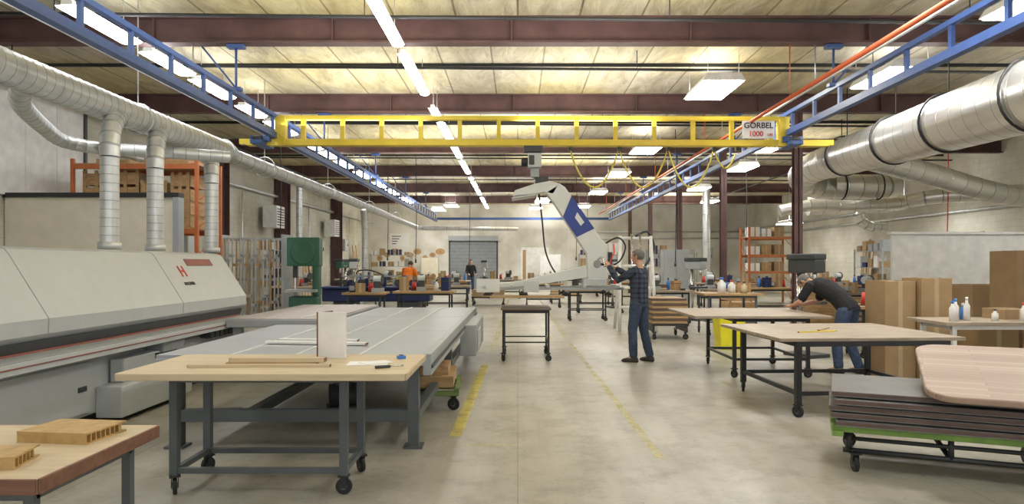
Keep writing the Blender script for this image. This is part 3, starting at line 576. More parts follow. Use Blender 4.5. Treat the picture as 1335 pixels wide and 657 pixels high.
for k in range(5):
    b=B(); w,d=1.5,.92; b.bx(-w/2,w/2,-d/2,d/2,0,.008,M_board).bx(-w/2,w/2,-d/2,d/2,.008,.034,M_boardedge).bx(-w/2,w/2,-d/2,d/2,.034,.04,M_board)
    single(b,'laminate_board','dark laminate board with brown edge in a stack on a cart','board',(CX+random.uniform(-.04,.04),CY+random.uniform(-.04,.04),.352+k*.051),RZ+random.uniform(-.04,.04),group='stacked dark boards',bevel=.003)
for x,y,h in((3.45,4.98,.07),(3.72,5.3,.15)):
    b=B(); b.bx(-.25,.25,-.05,.05,0,h,M_wood).bx(-.252,-.25,-.052,.052,0.005,h-.005,M_crate); single(b,'spacer_block','wooden spacer block between stacked panels','block',(x,y,.597),RZ,bevel=.004)
pts=[]
for cx,cy,a0 in((.55,.42,0),(-.55,.42,90),(-.55,-.42,180),(.55,-.42,270)):
    for j in range(7):
        a=math.radians(a0+j*15); pts.append((cx+.18*math.cos(a),cy+.18*math.sin(a)))
b=B(); b.prism(pts,'z',0,.05,M_butch); sl_=single(b,'butcher_block_top','brown striped butcher-block slab with rounded corners leaning on boards','table top',(3.74,4.98,.715),-.45,bevel=.012)
sl_.rotation_euler=(.2,0,-.45)
T=thing('green_dolly','low green wooden dolly with black casters beside the feed table','dolly',(-.86,7.7,0),.05)
b=B(); b.bx(-.3,.22,-.45,-.35,.16,.2,M_olive).bx(-.3,.22,-.05,.05,.16,.2,M_olive).bx(-.3,.22,.35,.45,.16,.2,M_olive).bx(-.3,-.25,-.45,.45,.2,.24,M_olive).bx(.17,.22,-.45,.45,.2,.24,M_olive); b.obj('deck',T,bevel=.006)
for k,(x,y) in enumerate(((-.24,-.38),(.16,-.38),(-.24,.38),(.16,.38))): caster(T,x,y,.16,.065,.2+k)
b=B(); b.bx(-.24,.16,-.4,.4,.0,.12,M_wood).bx(-.2,.1,-.3,.3,.12,.2,M_crate); single(b,'wood_blocks','brown wood blocks loaded on a green dolly','wood',(-.86,7.7,.24),.05,bevel=.004)
b=B(); b.bx(-.3,.25,-.2,.2,0,.05,M_greysteel).bx(-.2,.15,-.1,.1,.05,.06,M_mgrey2); single(b,'metal_block','flat grey metal block lying on the floor','block',(-3.1,7.0,0),.2,bevel=.005)
b=B(); b.cyl((-.12,0,.14),(.2,0,.14),.13,M_dark).bx(-.14,.22,-.13,.13,0,.04,M_dark).bx(-.05,.1,-.08,.08,.26,.32,M_dark); single(b,'electric_motor','dark electric motor standing on the floor','motor',(-1.9,7.4,0),.3)
def sheetcart(x,y,n,m1,m2,w=.72,d=.96,rz=0):
    T=thing('panel_cart','black steel cart on casters carrying stacked sheets','cart',(x,y,0),rz); w2=w/2
    b=B(); b.bx(-w2-.02,w2+.02,-d/2-.02,d/2+.02,.28,.33,M_steelblack).bx(-w2,-w2+.04,-d/2,d/2,.15,.28,M_steelblack).bx(w2-.04,w2,-d/2,d/2,.15,.28,M_steelblack); b.obj('deck',T)
    for k,(p,q) in enumerate(((-w2+.04,-d/2+.03),(w2-.04,-d/2+.03),(-w2+.04,d/2-.03),(w2-.04,d/2-.03))): caster(T,p,q,.15,.06,.3+k)
    for k in range(n):
        b=B(); b.bx(-w2,w2,-d/2,d/2,0,.045,m1 if k%2 else m2).bx(-w2+.02,w2-.02,-d/2+.02,d/2-.02,.045,.047,m2); single(b,'plywood_sheet','sheet material in a stack on a black cart','plywood',(x+random.uniform(-.02,.02),y,.33+k*.052),rz+random.uniform(-.02,.02),group='stacked sheets on carts',bevel=.003)
sheetcart(3.12,14.6,10,M_boardedge,M_wood)
sheetcart(6.9,13.4,7,M_ply2,M_boardedge,1.1,.8); sheetcart(8.9,19.0,9,M_wood,M_ply,1.2,.8); sheetcart(1.9,27.5,6,M_ply,M_wood,1.2,.8); sheetcart(-1.1,26,5,M_ply2,M_wood,1.2,.8)
# ------------------------------------------------------------------ boxes right
def carton(loc,w,d,h,rz,lab,m=None):
    m=m or M_card
    b=B(); b.bx(-w/2,w/2,-d/2,d/2,0,h,m).bx(-.03,.03,-d/2-.002,-d/2,0,h,M_tape).bx(-.03,.03,-d/2,d/2,h,h+.002,M_tape)
    b.bx(-w/2,w/2,-.003,.003,h,h+.004,M_dark); single(b,'cardboard_box',lab,'box',loc,rz,bevel=.006)
carton((5.12,9.5,0),.42,.5,1.32,.03,'tall brown cardboard box standing on the floor')
carton((5.56,9.4,0),.40,.5,1.36,-.03,'tall brown cardboard box with tape standing on the floor')
carton((6.1,9.0,0),.5,.5,.80,0,'brown cardboard box under the bench')
carton((6.75,9.1,0),.6,.5,.80,0.05,'brown cardboard box under the bench')
table('work_bench','wood-topped bench with white legs holding bottles and boxes','bench',(6.05,8.3),2.3,.8,.88,0,M_ply2,M_white,.04,fr=(-1.0,1.0,-.3,.3),cast=False,lr=.025)
carton((6.05,8.5,.88),.42,.36,.12,.1,'flat open cardboard box on the bench'); carton((6.6,8.45,.88),.5,.4,.3,0,'brown cardboard box on the bench'); carton((6.6,8.45,1.19),.46,.38,.3,.05,'brown cardboard box stacked on another box')
def bottle(loc,h,m,cap,lab,r=.035):
    T=thing('bottle',lab,'bottle',loc)
    b=B(); b.tube([(0,0,0),(0,0,h*.62),(0,0,h*.75),(0,0,h*.85)],[r,r,r*.45,r*.4],m,14); b.obj('body',T)
    b=B(); b.cyl((0,0,h*.85),(0,0,h),r*.42,cap); b.obj('cap',T)
for x,y,h,m,c,l in((5.1,8.1,.24,M_wplastic,M_bluecap,'white bottle with blue cap on the bench'),(5.2,8.2,.26,M_wplastic,M_bluecap,'white bottle with blue cap on the bench'),(5.3,8.15,.28,M_wplastic,M_wplastic,'white spray bottle on the bench'),(5.35,8.3,.2,M_bluecap,M_wplastic,'blue bottle with white cap on the bench'),(5.9,8.05,.22,M_wplastic,M_redp,'white bottle with red cap on the bench'),(5.6,8.1,.14,M_wplastic,M_dark,'small white glue bottle on the bench')): bottle((x,y,.88),h,m,c,l)
b=B(); b.bx(7.6,11.5,14.0,14.08,1.1,2.15,M_white).bx(7.55,11.5,13.95,14.12,2.15,2.2,M_white)
for x in(7.65,9.5,11.4): b.bx(x-.04,x+.04,14,14.08,0,1.1,M_steelblack)
single(b,'white_partition','long white panel partition on dark posts','partition')
carton((7.9,11.8,0),.7,.6,1.2,.05,'tall brown cardboard carton standing on the floor')
carton((7.85,10.6,0),.8,.6,1.75,.0,'very tall cardboard carton standing near the bench')
T=thing('waste_bin','bright yellow plastic waste bin on the floor','bin',(3.88,12.7,0))
b=B(); b.tube([(0,0,0),(0,0,.66)],[.28,.35],M_ybin,4).tube([(0,0,.64),(0,0,.7)],[.37,.37],M_ybin,4); o=b.obj('body',T,bevel=.02)
for f in o.data.polygons: f.use_smooth=False
o.rotation_euler=(0,0,math.pi/4)
# ------------------------------------------------------------------ mid-right benches
table('work_bench','cluttered workbench with wood top and grey frame','bench',(4.6,15.2),1.25,1.0,.92,0,M_wood,M_greysteel,.05,cast=True,low=.3)
b=B(); b.bx(-.5,.5,-.3,.3,0,.25,M_greysteel).bx(-.4,.1,-.32,-.3,.05,.2,M_wood); single(b,'tool_box','grey metal tool box on the lower shelf of the bench','box',(4.6,15.2,.32),0,bevel=.01)
bottle((4.4,14.9,.92),.34,M_wplastic,M_bluecap,'white plastic jug on the workbench',.09); bottle((4.65,15.0,.92),.28,M_wplastic,M_redp,'white plastic jug on the workbench',.08); bottle((4.85,14.8,.92),.25,M_ply,M_dark,'tan glue jug on the workbench',.07)
def crate(loc,w,d,h,rz,lab):
    b=B(); n=4
    for i in range(n):
        z=i*h/n
        b.bx(-w/2,w/2,-d/2,-d/2+.02,z,z+h/n*.8,M_crate).bx(-w/2,w/2,d/2-.02,d/2,z,z+h/n*.8,M_crate).bx(-w/2,-w/2+.02,-d/2,d/2,z,z+h/n*.8,M_crate).bx(w/2-.02,w/2,-d/2,d/2,z,z+h/n*.8,M_crate)
    for x in(-w/2+.03,w/2-.03,0): b.bx(x-.03,x+.03,-d/2-.015,-d/2,0,h,M_wood)
    b.bx(-w/2,w/2,-d/2,d/2,0,.02,M_crate).bx(-w/2+.02,w/2-.02,-d/2+.02,d/2-.02,.02,h*.7,M_wood); single(b,'wooden_crate',lab,'crate',loc,rz)
crate((6.9,16,0),.9,.7,.95,.05,'slatted wooden crate standing by the column'); crate((6.9,16,.96),.6,.5,.3,-.1,'small wooden crate on a larger crate')
crate((5.0,15.45,.92),.3,.4,.22,0,'small wooden crate on the workbench'); crate((5.6,17.5,0),.7,.7,.85,.0,'slatted wooden crate beside a steel column')
def drillpress(loc,rz,m,lab):
    T=thing('drill_press',lab,'machine',loc,rz)
    b=B(); b.bx(-.22,.22,-.3,.3,0,.06,M_dark); b.obj('base',T,bevel=.01)
    b=B(); b.cyl((0,.15,.06),(0,.15,1.55),.045,M_chrome); b.obj('column',T)
    b=B(); b.bx(-.2,.2,-.25,.05,.88,.93,M_dark).cyl((0,.1,.86),(0,.2,.95),.08,M_dark); b.obj('table',T)
    b=B(); b.bx(-.12,.12,-.3,.3,1.4,1.62,m).cyl((0,-.18,1.4),(0,-.18,1.2),.04,M_chrome).bx(-.14,.14,-.3,.32,1.62,1.72,M_dark); b.obj('head',T,bevel=.02)
    b=B()
    for a in(0,2.1,4.2): b.cyl((.13,-.18,1.48),(.17,-.18+.16*math.cos(a),1.48+.16*math.sin(a)),.01,M_chrome)
    b.obj('handle',T)
drillpress((4.85,11.6,0),.4,M_dark,'dark floor-standing drill press near the bending person')
drillpress((7.6,18.2,0),0,M_bsgreen,'green drill press standing by crates')
drillpress((4.9,19.0,0),.5,M_mgrey2,'grey drill press beside a steel column')
drillpress((9.0,15.2,0),.2,M_mgrey2,'grey drill press behind the white partition')
drillpress((-5.4,22.8,0),.1,M_mgrey,'light grey drill press among far benches'); drillpress((-6.4,25.3,0),-.3,M_bsgreen,'green drill press near the block wall'); drillpress((3.4,24.4,0),.2,M_mgrey,'light grey drill press among far benches'); drillpress((-1.6,33,0),0,M_mgrey2,'grey drill press far down the hall')
T=thing('panel_saw','white vertical panel saw frame on legs','machine',(2.75,15.9,0))
b=B()
for x in(-.42,.42): b.tube([(x,-.1,.0),(x*.85,.25,2.2)],.04,M_white,8).tube([(x,.7,0),(x*.85,.25,2.0)],.035,M_white,8)
for z in(.55,1.0,1.5,2.15): b.tube([(-.4,-.1+.16*z,z),(.4,-.1+.16*z,z)],.035,M_white,8)
b.obj('frame',T)
for x in(-.1,.1):
    b=B(); b.tube([(x,-.03,.5),(x,.2,2.25)],.022,M_chrome,8); b.obj('guide_rail',T)
b=B(); b.box((0,.0,1.35),(.3,.18,.34),M_mgrey).cyl((0,-.1,1.35),(0,-.2,1.35),.1,M_redp); b.obj('saw_carriage',T,bevel=.02)
b=B(); b.tube(catmull([(0,.2,2.2),(.3,.3,2.3),(.45,.3,1.9),(.2,.1,1.5)],6),.03,M_dark,8); b.obj('dust_hose',T)
def cabinet(loc,w,d,h,m,lab,rz=0):
    T=thing('cabinet',lab,'cabinet',loc,rz)
    b=B(); b.bx(-w/2,w/2,-d/2+.02,d/2,0,h,m); b.obj('body',T,bevel=.008)
    for s in(-1,1):
        b=B(); b.bx(min(0,s*w/2)+.008,max(0,s*w/2)-.008,-d/2,-d/2+.02,.06,h-.03,m); D=b.obj('door',T,bevel=.004)
        b=B(); b.bx(s*.05-.01,s*.05+.01,-d/2-.02,-d/2,h*.5,h*.5+.12,M_chrome); b.obj('handle',D)
cabinet((5.0,22,0),.8,.5,2.0,M_mgrey2,'grey steel cabinet standing between benches')
cabinet((1.9,40.5,0),1.2,.6,2.1,M_white,'white cabinet against the back wall')
TB=((2.6,22,1.6,'wood bench on casters far down the hall',4),(.9,24.5,1.4,'low wooden bench far down the hall',4),(-2.3,22,1.6,'wood bench with clamps far down the hall',6),(-4.2,25,2.0,'long wooden workbench near the wall',8),(-5.6,28,2.0,'long wooden workbench near the wall',8),(4.2,26.5,1.8,'wooden workbench near columns',7),(7.7,20.4,2.0,'long pale workbench with tools',9),(8.6,16.8,1.9,'pale workbench beneath ducts',9),(-2.9,29,1.8,'wooden bench near back wall',7),(10.9,17.3,1.9,'long pale workbench beneath ducts',8),(10.4,22.6,2.2,'wooden workbench near shelving',8),(7.6,25.5,2.0,'wooden workbench near shelving',7),(-.6,31,1.6,'low wooden bench far down the hall',4),(6.2,11.6,1.3,'dark cluttered workbench behind cardboard boxes',6),(5.6,19.2,.9,'small workbench beside a steel column',3),(3.9,18.2,1.3,'wooden workbench with power tools',6),(9.9,12.6,1.6,'pale workbench near the white partition',7),(1.9,19,1.2,'low workbench on casters in the aisle',3),(-6.9,21.5,1.5,'wooden workbench along the block wall',7),(-7.4,32,2.0,'wooden workbench along the block wall',6),(2.9,33,2.0,'wooden workbench near the far wall',6))
for x,y,w,l,n in TB:
    table('work_bench',l,'bench',(x,y),w,.8,.86,random.uniform(-.05,.05),random.choice((M_wood,M_ply,M_ply2)),M_steelblack,.05,cast=True,low=.3,group='distant workbenches')
random.seed(3)
def clutter(x0,x1,y,z,n):
    for i in range(n):
        x=x0+(x1-x0)*(i+.5)/n; k=(i+int(y))%7; yy=y+random.uniform(-.2,.15)
        if k==0: bottle((x,yy,z),random.uniform(.22,.34),random.choice((M_wplastic,M_ybin,M_bluecap)),M_dark,'plastic bottle standing on a workbench',.05)
        elif k==1:
            b=B(); h=random.uniform(.12,.35); b.bx(-.1,.1,-.1,.1,0,h,random.choice((M_crate,M_mgrey2,M_blue2))).bx(-.02,.02,-.05,.05,h,h+.04,M_dark).bx(-.11,.11,-.11,.11,h*.7,h*.75,M_dark); single(b,'tool_box','small lidded tool box on a workbench','box',(x,yy,z),random.uniform(-.4,.4),bevel=.006)
        elif k==2:
            b=B(); b.bx(-.06,.06,-.1,.1,0,.05,M_dark).bx(-.04,.04,-.12,.05,.05,.14,M_mgrey2).bx(-.06,.06,-.17,-.13,.05,.16,M_mgrey2).cyl((0,-.12,.09),(0,.2,.09),.012,M_chrome).cyl((-.08,.2,.09),(.08,.2,.09),.008,M_chrome); single(b,'bench_vise','grey bench vise bolted on a workbench','vise',(x,yy,z),random.uniform(-.6,.6))
        elif k==3: carton((x,yy,z),.22,.24,random.uniform(.18,.45),random.uniform(-.3,.3),'small cardboard box on a workbench')
        elif k==4:
            b=B(); b.cyl((0,0,0),(0,0,.02),.09,M_dark).cyl((0,0,.02),(0,0,.22),.07,M_redp,r2=.05).tube([(0,0,.22),(.06,0,.28),(.1,0,.2)],.01,M_dark,6); single(b,'router_tool','red handheld router standing on a workbench','tool',(x,yy,z))
        elif k==5:
            b=B(); b.bx(-.12,.12,-.14,.14,0,.1,M_mgrey2).bx(-.08,.08,-.08,.08,.1,.3,M_dark).cyl((-.1,0,.3),(.1,0,.3),.09,M_mgrey).cyl((.1,0,.3),(.12,0,.3),.12,M_dark); single(b,'bench_grinder','grey bench grinder standing on a workbench','tool',(x,yy,z),random.uniform(-.5,.5),bevel=.006)
        else:
            b=B()
            for j in range(5): b.box((random.uniform(-.01,.01),random.uniform(-.02,.02),.015+j*.03),(.2,.3,.026),random.choice((M_wood,M_ply,M_boardedge)),(0,0,random.uniform(-.1,.1)))
            single(b,'wood_offcuts','small pile of wood offcuts on a workbench','wood',(x,yy,z))
for x,y,w,l,n in TB: clutter(x-w/2+.12,x+w/2-.12,y,.86,n)
# lumber leaning at walls
for k,(x,y) in enumerate(((XL+.1,17.0),(XL+.1,27.4),(XL+.1,28.6),(XL+.1,36.5),(XR-.45,20.5),(XR-.45,27.0))):
    for j in range(5):
        h=1.8+.25*((j*3+k)%4); b=B(); sx=1 if x<0 else -1
        b.bx(0,.04,-.08,.08,0,h,M_wood if j%2 else M_ply).bx(-.002,.042,-.082,-.08,.01,h-.01,M_crate); o=single(b,'lumber_board','long wooden board leaning upright against the wall','board',(x+(.3 if x<0 else .1),y+j*.19,0.0),group='leaning boards')
        o.rotation_euler=(0,-.1*sx,0); o.location.z=.005
# racks
def rack(loc,w,d,h,lv,lab,r=.04):
    T=thing('pallet_rack',lab,'rack',loc)
    for x in(-w/2,w/2):
        b=B()
        for y in(-d/2,d/2): b.bx(x-r,x+r,y-.03,y+.03,0,h,M_orange)
        z=.2
        while z<h-.5: b.tube([(x,-d/2,z),(x,d/2,z+.45)],.012,M_orange,6); z+=.5
        b.obj('upright',T)
    for z in lv:
        for y in(-d/2,d/2):
            b=B(); b.bx(-w/2,w/2,y-.025,y+.025,z-.09,z,M_orange); b.obj('beam',T)
        b=B(); b.bx(-w/2+.04,w/2-.04,-d/2,d/2,z,z+.02,M_crate); b.obj('shelf_board',T)
rack((-7.1,13.3,0),2.3,1.0,3.5,(1.0,2.2,3.4),'orange pallet rack holding wooden crates behind the partition',.03)
for x,z,w,h in((-7.9,2.22,.5,1.08),(-7.36,2.22,.52,1.1),(-6.82,2.22,.5,.9),(-6.33,2.22,.35,1.05),(-6.6,3.42,.8,.12),(-7.6,3.42,.6,.1)): crate((x,13.3,z),w,.7,h,0,'wooden crate stored on the orange rack')
rack((9.9,27.5,0),1.7,1.0,3.0,(.6,1.25,1.9,2.6),'orange shelving rack with boxed goods at the far wall')
for x in(9.35,9.8,10.3):
    for z in(.62,1.27,1.92,2.62): carton((x,27.5,z),.38,.6,random.uniform(.25,.42),0,'cardboard carton stored on the orange rack',random.choice((M_card,M_wplastic,M_wood)))
def greyshelf(loc,w,rz,lab):
    T=thing('shelf_unit',lab,'shelf',loc,rz)
    b=B()
    for x in(-w/2,w/2):
        for y in(-.22,.22): b.bx(x-.02,x+.02,y-.02,y+.02,0,2.1,M_mgrey2)
    b.obj('frame',T)
    for z in(.2,.8,1.4,2.0):
        b=B(); b.bx(-w/2,w/2,-.24,.24,z,z+.025,M_mgrey2); b.obj('shelf_board',T)
    c,s=math.cos(rz),math.sin(rz)
    for z in(.225,.825,1.425,2.025):
        n=int(w/.38)
        for i in range(n):
            x=-w/2+(i+.5)*w/n; carton((loc[0]+c*x,loc[1]+s*x,z),.27,.32,random.uniform(.15,.42),rz,'small box stored on grey steel shelving',random.choice((M_card,M_wplastic,M_blue2,M_wood,M_mgrey2)))
greyshelf((12.9,25,0),2.0,math.pi/2,'grey steel shelving stocked with boxes along the wall'); greyshelf((-8.2,23,0),1.6,-math.pi/2,'grey steel shelving stocked with boxes along the wall'); greyshelf((7.4,33,0),2.2,0,'grey steel shelving stocked with boxes far down the hall'); greyshelf((4.2,36,0),2.0,0,'grey steel shelving stocked with boxes far down the hall'); greyshelf((-6.8,37,0),2.2,0,'grey steel shelving stocked with boxes near the back wall')
T=thing('clamp_rack','steel rack full of long bar clamps near the wall','rack',(-5.9,15.5,0))
b=B(); b.bx(-.75,-.69,-.3,.3,0,2.2,M_mgrey2).bx(.69,.75,-.3,.3,0,2.2,M_mgrey2)
for z in(.4,1.2,2.1): b.bx(-.75,.75,-.03,.03,z-.03,z+.03,M_mgrey2)
b.obj('frame',T)
for k in range(16):
    x=-.64+k*.085; b=B(); b.bx(x-.012,x+.012,-.09,-.05,.2+.1*(k%3),2.1,M_galv if k%3 else M_wood)
    for z in(.6+.07*(k%4),1.5+.1*(k%3)): b.bx(x-.03,x+.03,-.2,-.05,z,z+.06,M_wood if k%3==0 else M_mgrey2)
    b.obj('bar_clamp',T)
T=thing('band_saw','tall dark green band saw with wheel covers','machine',(-4.62,15,0),.1)
b=B(); b.bx(-.3,.3,-.25,.25,0,.85,M_bsgreen).bx(.18,.32,-.18,.18,.85,1.6,M_bsgreen); b.obj('body',T,bevel=.04)
b=B(); b.bx(-.34,.34,-.22,.2,1.5,2.12,M_bsgreen).cyl((0,-.25,1.8),(0,-.22,1.8),.26,M_bsgreen,n=24); b.obj('upper_wheel_cover',T,bevel=.06)
b=B(); b.bx(-.35,.3,-.4,.3,.95,1.0,M_mgrey2); b.obj('table',T)
b=B(); b.bx(-.22,-.19,-.02,.02,1.0,1.5,M_chrome).bx(-.25,-.16,-.05,.05,1.25,1.5,M_dark); b.obj('blade_guide',T)
T=thing('blue_machine','low dark navy woodworking machine with black motors on top','machine',(-3.95,19.6,0))
b=B(); b.bx(-1.5,1.5,-.4,.4,.5,.86,M_blue2).bx(-1.2,-.6,-.35,.35,0,.5,M_dark).bx(.6,1.2,-.35,.35,0,.5,M_dark); b.obj('body',T,bevel=.03)
b=B(); b.bx(-1.6,1.6,-.5,.5,.86,.91,M_blue2); b.obj('table',T,bevel=.01)
for i,x in enumerate((-.9,-.45,.05,.6,1.1)):
    b=B(); b.cyl((x,-.2-.05*i,1.02),(x,.3,1.02),.08+.015*(i%2),M_dark).bx(x-.08,x+.08,-.12,.12,.91,1.05,M_dark).bx(x-.2,x-.14,-.05,.05,.91,1.3-.05*i,M_mgrey2 if i%2 else M_dark).bx(x+.1,x+.2,-.2,-.1,.91,1.1+.04*i,M_blue2); b.obj('motor',T)
b=B(); b.bx(-1.1,.9,-.03,.03,1.18,1.22,M_mgrey2); b.obj('top_rail',T)
b=B(); b.tube(catmull([(-.6,0,1.15),(-.6,0,1.34),(-.2,0,1.36),(.3,0,1.15)],6),.02,M_dark,8); b.obj('hose',T)
table('work_bench','long wooden workbench in front of the green bandsaw','bench',(-2.3,17.2),1.5,.8,.88,0,M_wood,M_steelblack,.05,group='distant workbenches')
clutter(-2.9,-1.7,17.2,.88,6)
table('work_bench','dark bench cluttered with tools beside the bandsaw','bench',(-3.6,16.4),1.0,.7,.88,0,M_wood,M_dark,.05,group='distant workbenches')
clutter(-4.0,-3.2,16.4,.88,4)
for y in(24,31.5):
    b=B(); b.bx(.16,.64,-.4,.4,0,.75,M_white)
    for k in range(7): b.bx(.64,.65,-.35,.35,.08+k*.09,.12+k*.09,M_dark)
    b.bx(.0,.16,-.05,.05,.3,.4,M_galv); single(b,'unit_heater','white wall-mounted unit heater with louvres','heater',(XL+.02,y,2.8),group='wall heaters',bevel=.01)
for k in range(9):
    x=-8.4+k*.46; z=1.9+.4*((k*7)%3)/2; b=B(); n=10; rr=.14+.05*(k%3)
    b.prism([(rr*math.cos(a)*(1 if k%2 else 1.25),rr*math.sin(a)*(1.3 if k%3==0 else .8)) for a in [2*math.pi*j/n for j in range(n)]],'y',-.03,0,M_crate).cyl((0,-.04,0),(0,-.03,0),.03,M_dark)
    single(b,'wooden_template','curved wooden template hanging on the wall','template',(x,YB-.0,z),group='wall templates')
cabinet((-5.2,41,0),1.0,.6,1.9,M_beige,'beige cabinet against the back wall')
b=B(); b.bx(-.6,.6,-.03,0,0,.8,M_sign)
for k in range(4): b.bx(-.45,-.2+.1*k,-.035,-.03,.15+.15*k,.2+.15*k,M_dark)
single(b,'wall_board','white notice board on the back wall','board',(-7.2,YB,2.6))
for x,y,z0 in((9.7,15.6,1.9),(2.2,26,1.8),(-1.9,27,1.6),(4.2,18.4,1.6),(7.6,23,1.7),(-3.4,23,1.7),(-6.2,18,1.9),(3.0,30,1.8),(-5,26.5,1.8)):
    b=B(); b.tube(catmull([(x,y,ZC-.01),(x+.03,y,3.6),(x,y,z0)],6),.012,M_redp if x>9 else M_black,6).cyl((x,y,z0-.12),(x,y,z0),.03,M_dark); single(b,'drop_cord','power cord hanging from the roof','cord')
# ------------------------------------------------------------------ people
def limb(bm,pts,rs,n=12):
    P=[V(p) for p in pts]; d0=(P[0]-P[1]).normalized(); d1=(P[-1]-P[-2]).normalized()
    Q=[P[0]+d0*rs[0]*.8,P[0]+d0*rs[0]*.45]+P+[P[-1]+d1*rs[-1]*.45,P[-1]+d1*rs[-1]*.8]
    R=[rs[0]*.35,rs[0]*.8]+list(rs)+[rs[-1]*.8,rs[-1]*.35]
    rings=[]
    for k,(p,t,u,w) in enumerate(frames(Q)): rings.append([bm.verts.new(p+(u*math.cos(a)+w*math.sin(a))*R[k]) for a in [2*math.pi*j/n for j in range(n)]])
    stitch(bm,rings)
def stitch(bm,rings):
    n=len(rings[0])
    for a,b in zip(rings,rings[1:]):
        for j in range(n): bm.faces.new((a[j],a[(j+1)%n],b[(j+1)%n],b[j]))
    bm.faces.new(rings[0][::-1]); bm.faces.new(rings[-1])
def loft(bm,secs,n=18):
    rings=[]
    for c,a,b_,u,v in secs: rings.append([bm.verts.new(c+u*(a*math.cos(t))+v*(b_*math.sin(t))) for t in [2*math.pi*j/n for j in range(n)]])
    stitch(bm,rings)
def remesh(bm,name,parent,m,vox,sm=3,label=None,wr=0):
    bmesh.ops.recalc_face_normals(bm,faces=bm.faces); me=bpy.data.meshes.new(name); bm.to_mesh(me); bm.free(); me.materials.append(m)
    o=bpy.data.objects.new(name,me); COL.objects.link(o)
    r=o.modifiers.new('r','REMESH'); r.mode='VOXEL'; r.voxel_size=vox; r.use_smooth_shade=True
    s=o.modifiers.new('s','SMOOTH'); s.factor=.5; s.iterations=sm
    if wr:
        t=bpy.data.textures.new('wr','CLOUDS'); t.noise_scale=.09; d=o.modifiers.new('d','DISPLACE'); d.texture=t; d.strength=wr; d.mid_level=.5
    bpy.context.view_layer.update(); dg=bpy.context.evaluated_depsgraph_get(); me2=bpy.data.meshes.new_from_object(o.evaluated_get(dg))
    o.modifiers.clear(); o.data=me2
    for p in me2.polygons: p.use_smooth=True
    if not me2.materials: me2.materials.append(m)
    o.parent=parent
    if label: o['label']=label
    return o
def hand(bm,w,d,nrm,side,curl):
    d=d.normalized(); nrm=(nrm-d*nrm.dot(d)).normalized(); lat=d.cross(nrm).normalized()*side
    loft(bm,[(w-d*.01,.026,.02,lat,nrm),(w+d*.03,.036,.017,lat,nrm),(w+d*.065,.042,.015,lat,nrm),(w+d*.092,.038,.012,lat,nrm)],12)
    for i,(o,L) in enumerate(((.031,.068),(.010,.078),(-.011,.072),(-.031,.056))):
        p=w+d*.085+lat*o; pts=[p]; a=curl*.5
        for s in(.45,.3,.25):
            dd=d*math.cos(a)+nrm*math.sin(a)+lat*o*1.5; p=p+dd.normalized()*L*s*1.1; pts.append(p); a+=curl
        limb(bm,pts,[.0095,.009,.008,.0065],8)
    p=w+d*.025+lat*.03; q=p+(lat*.75+d*.6+nrm*.3).normalized()*.035; r=q+(lat*.2+d*.9+nrm*(.3+curl*.4)).normalized()*.03
    limb(bm,[p,q,r],[.013,.011,.008],8)
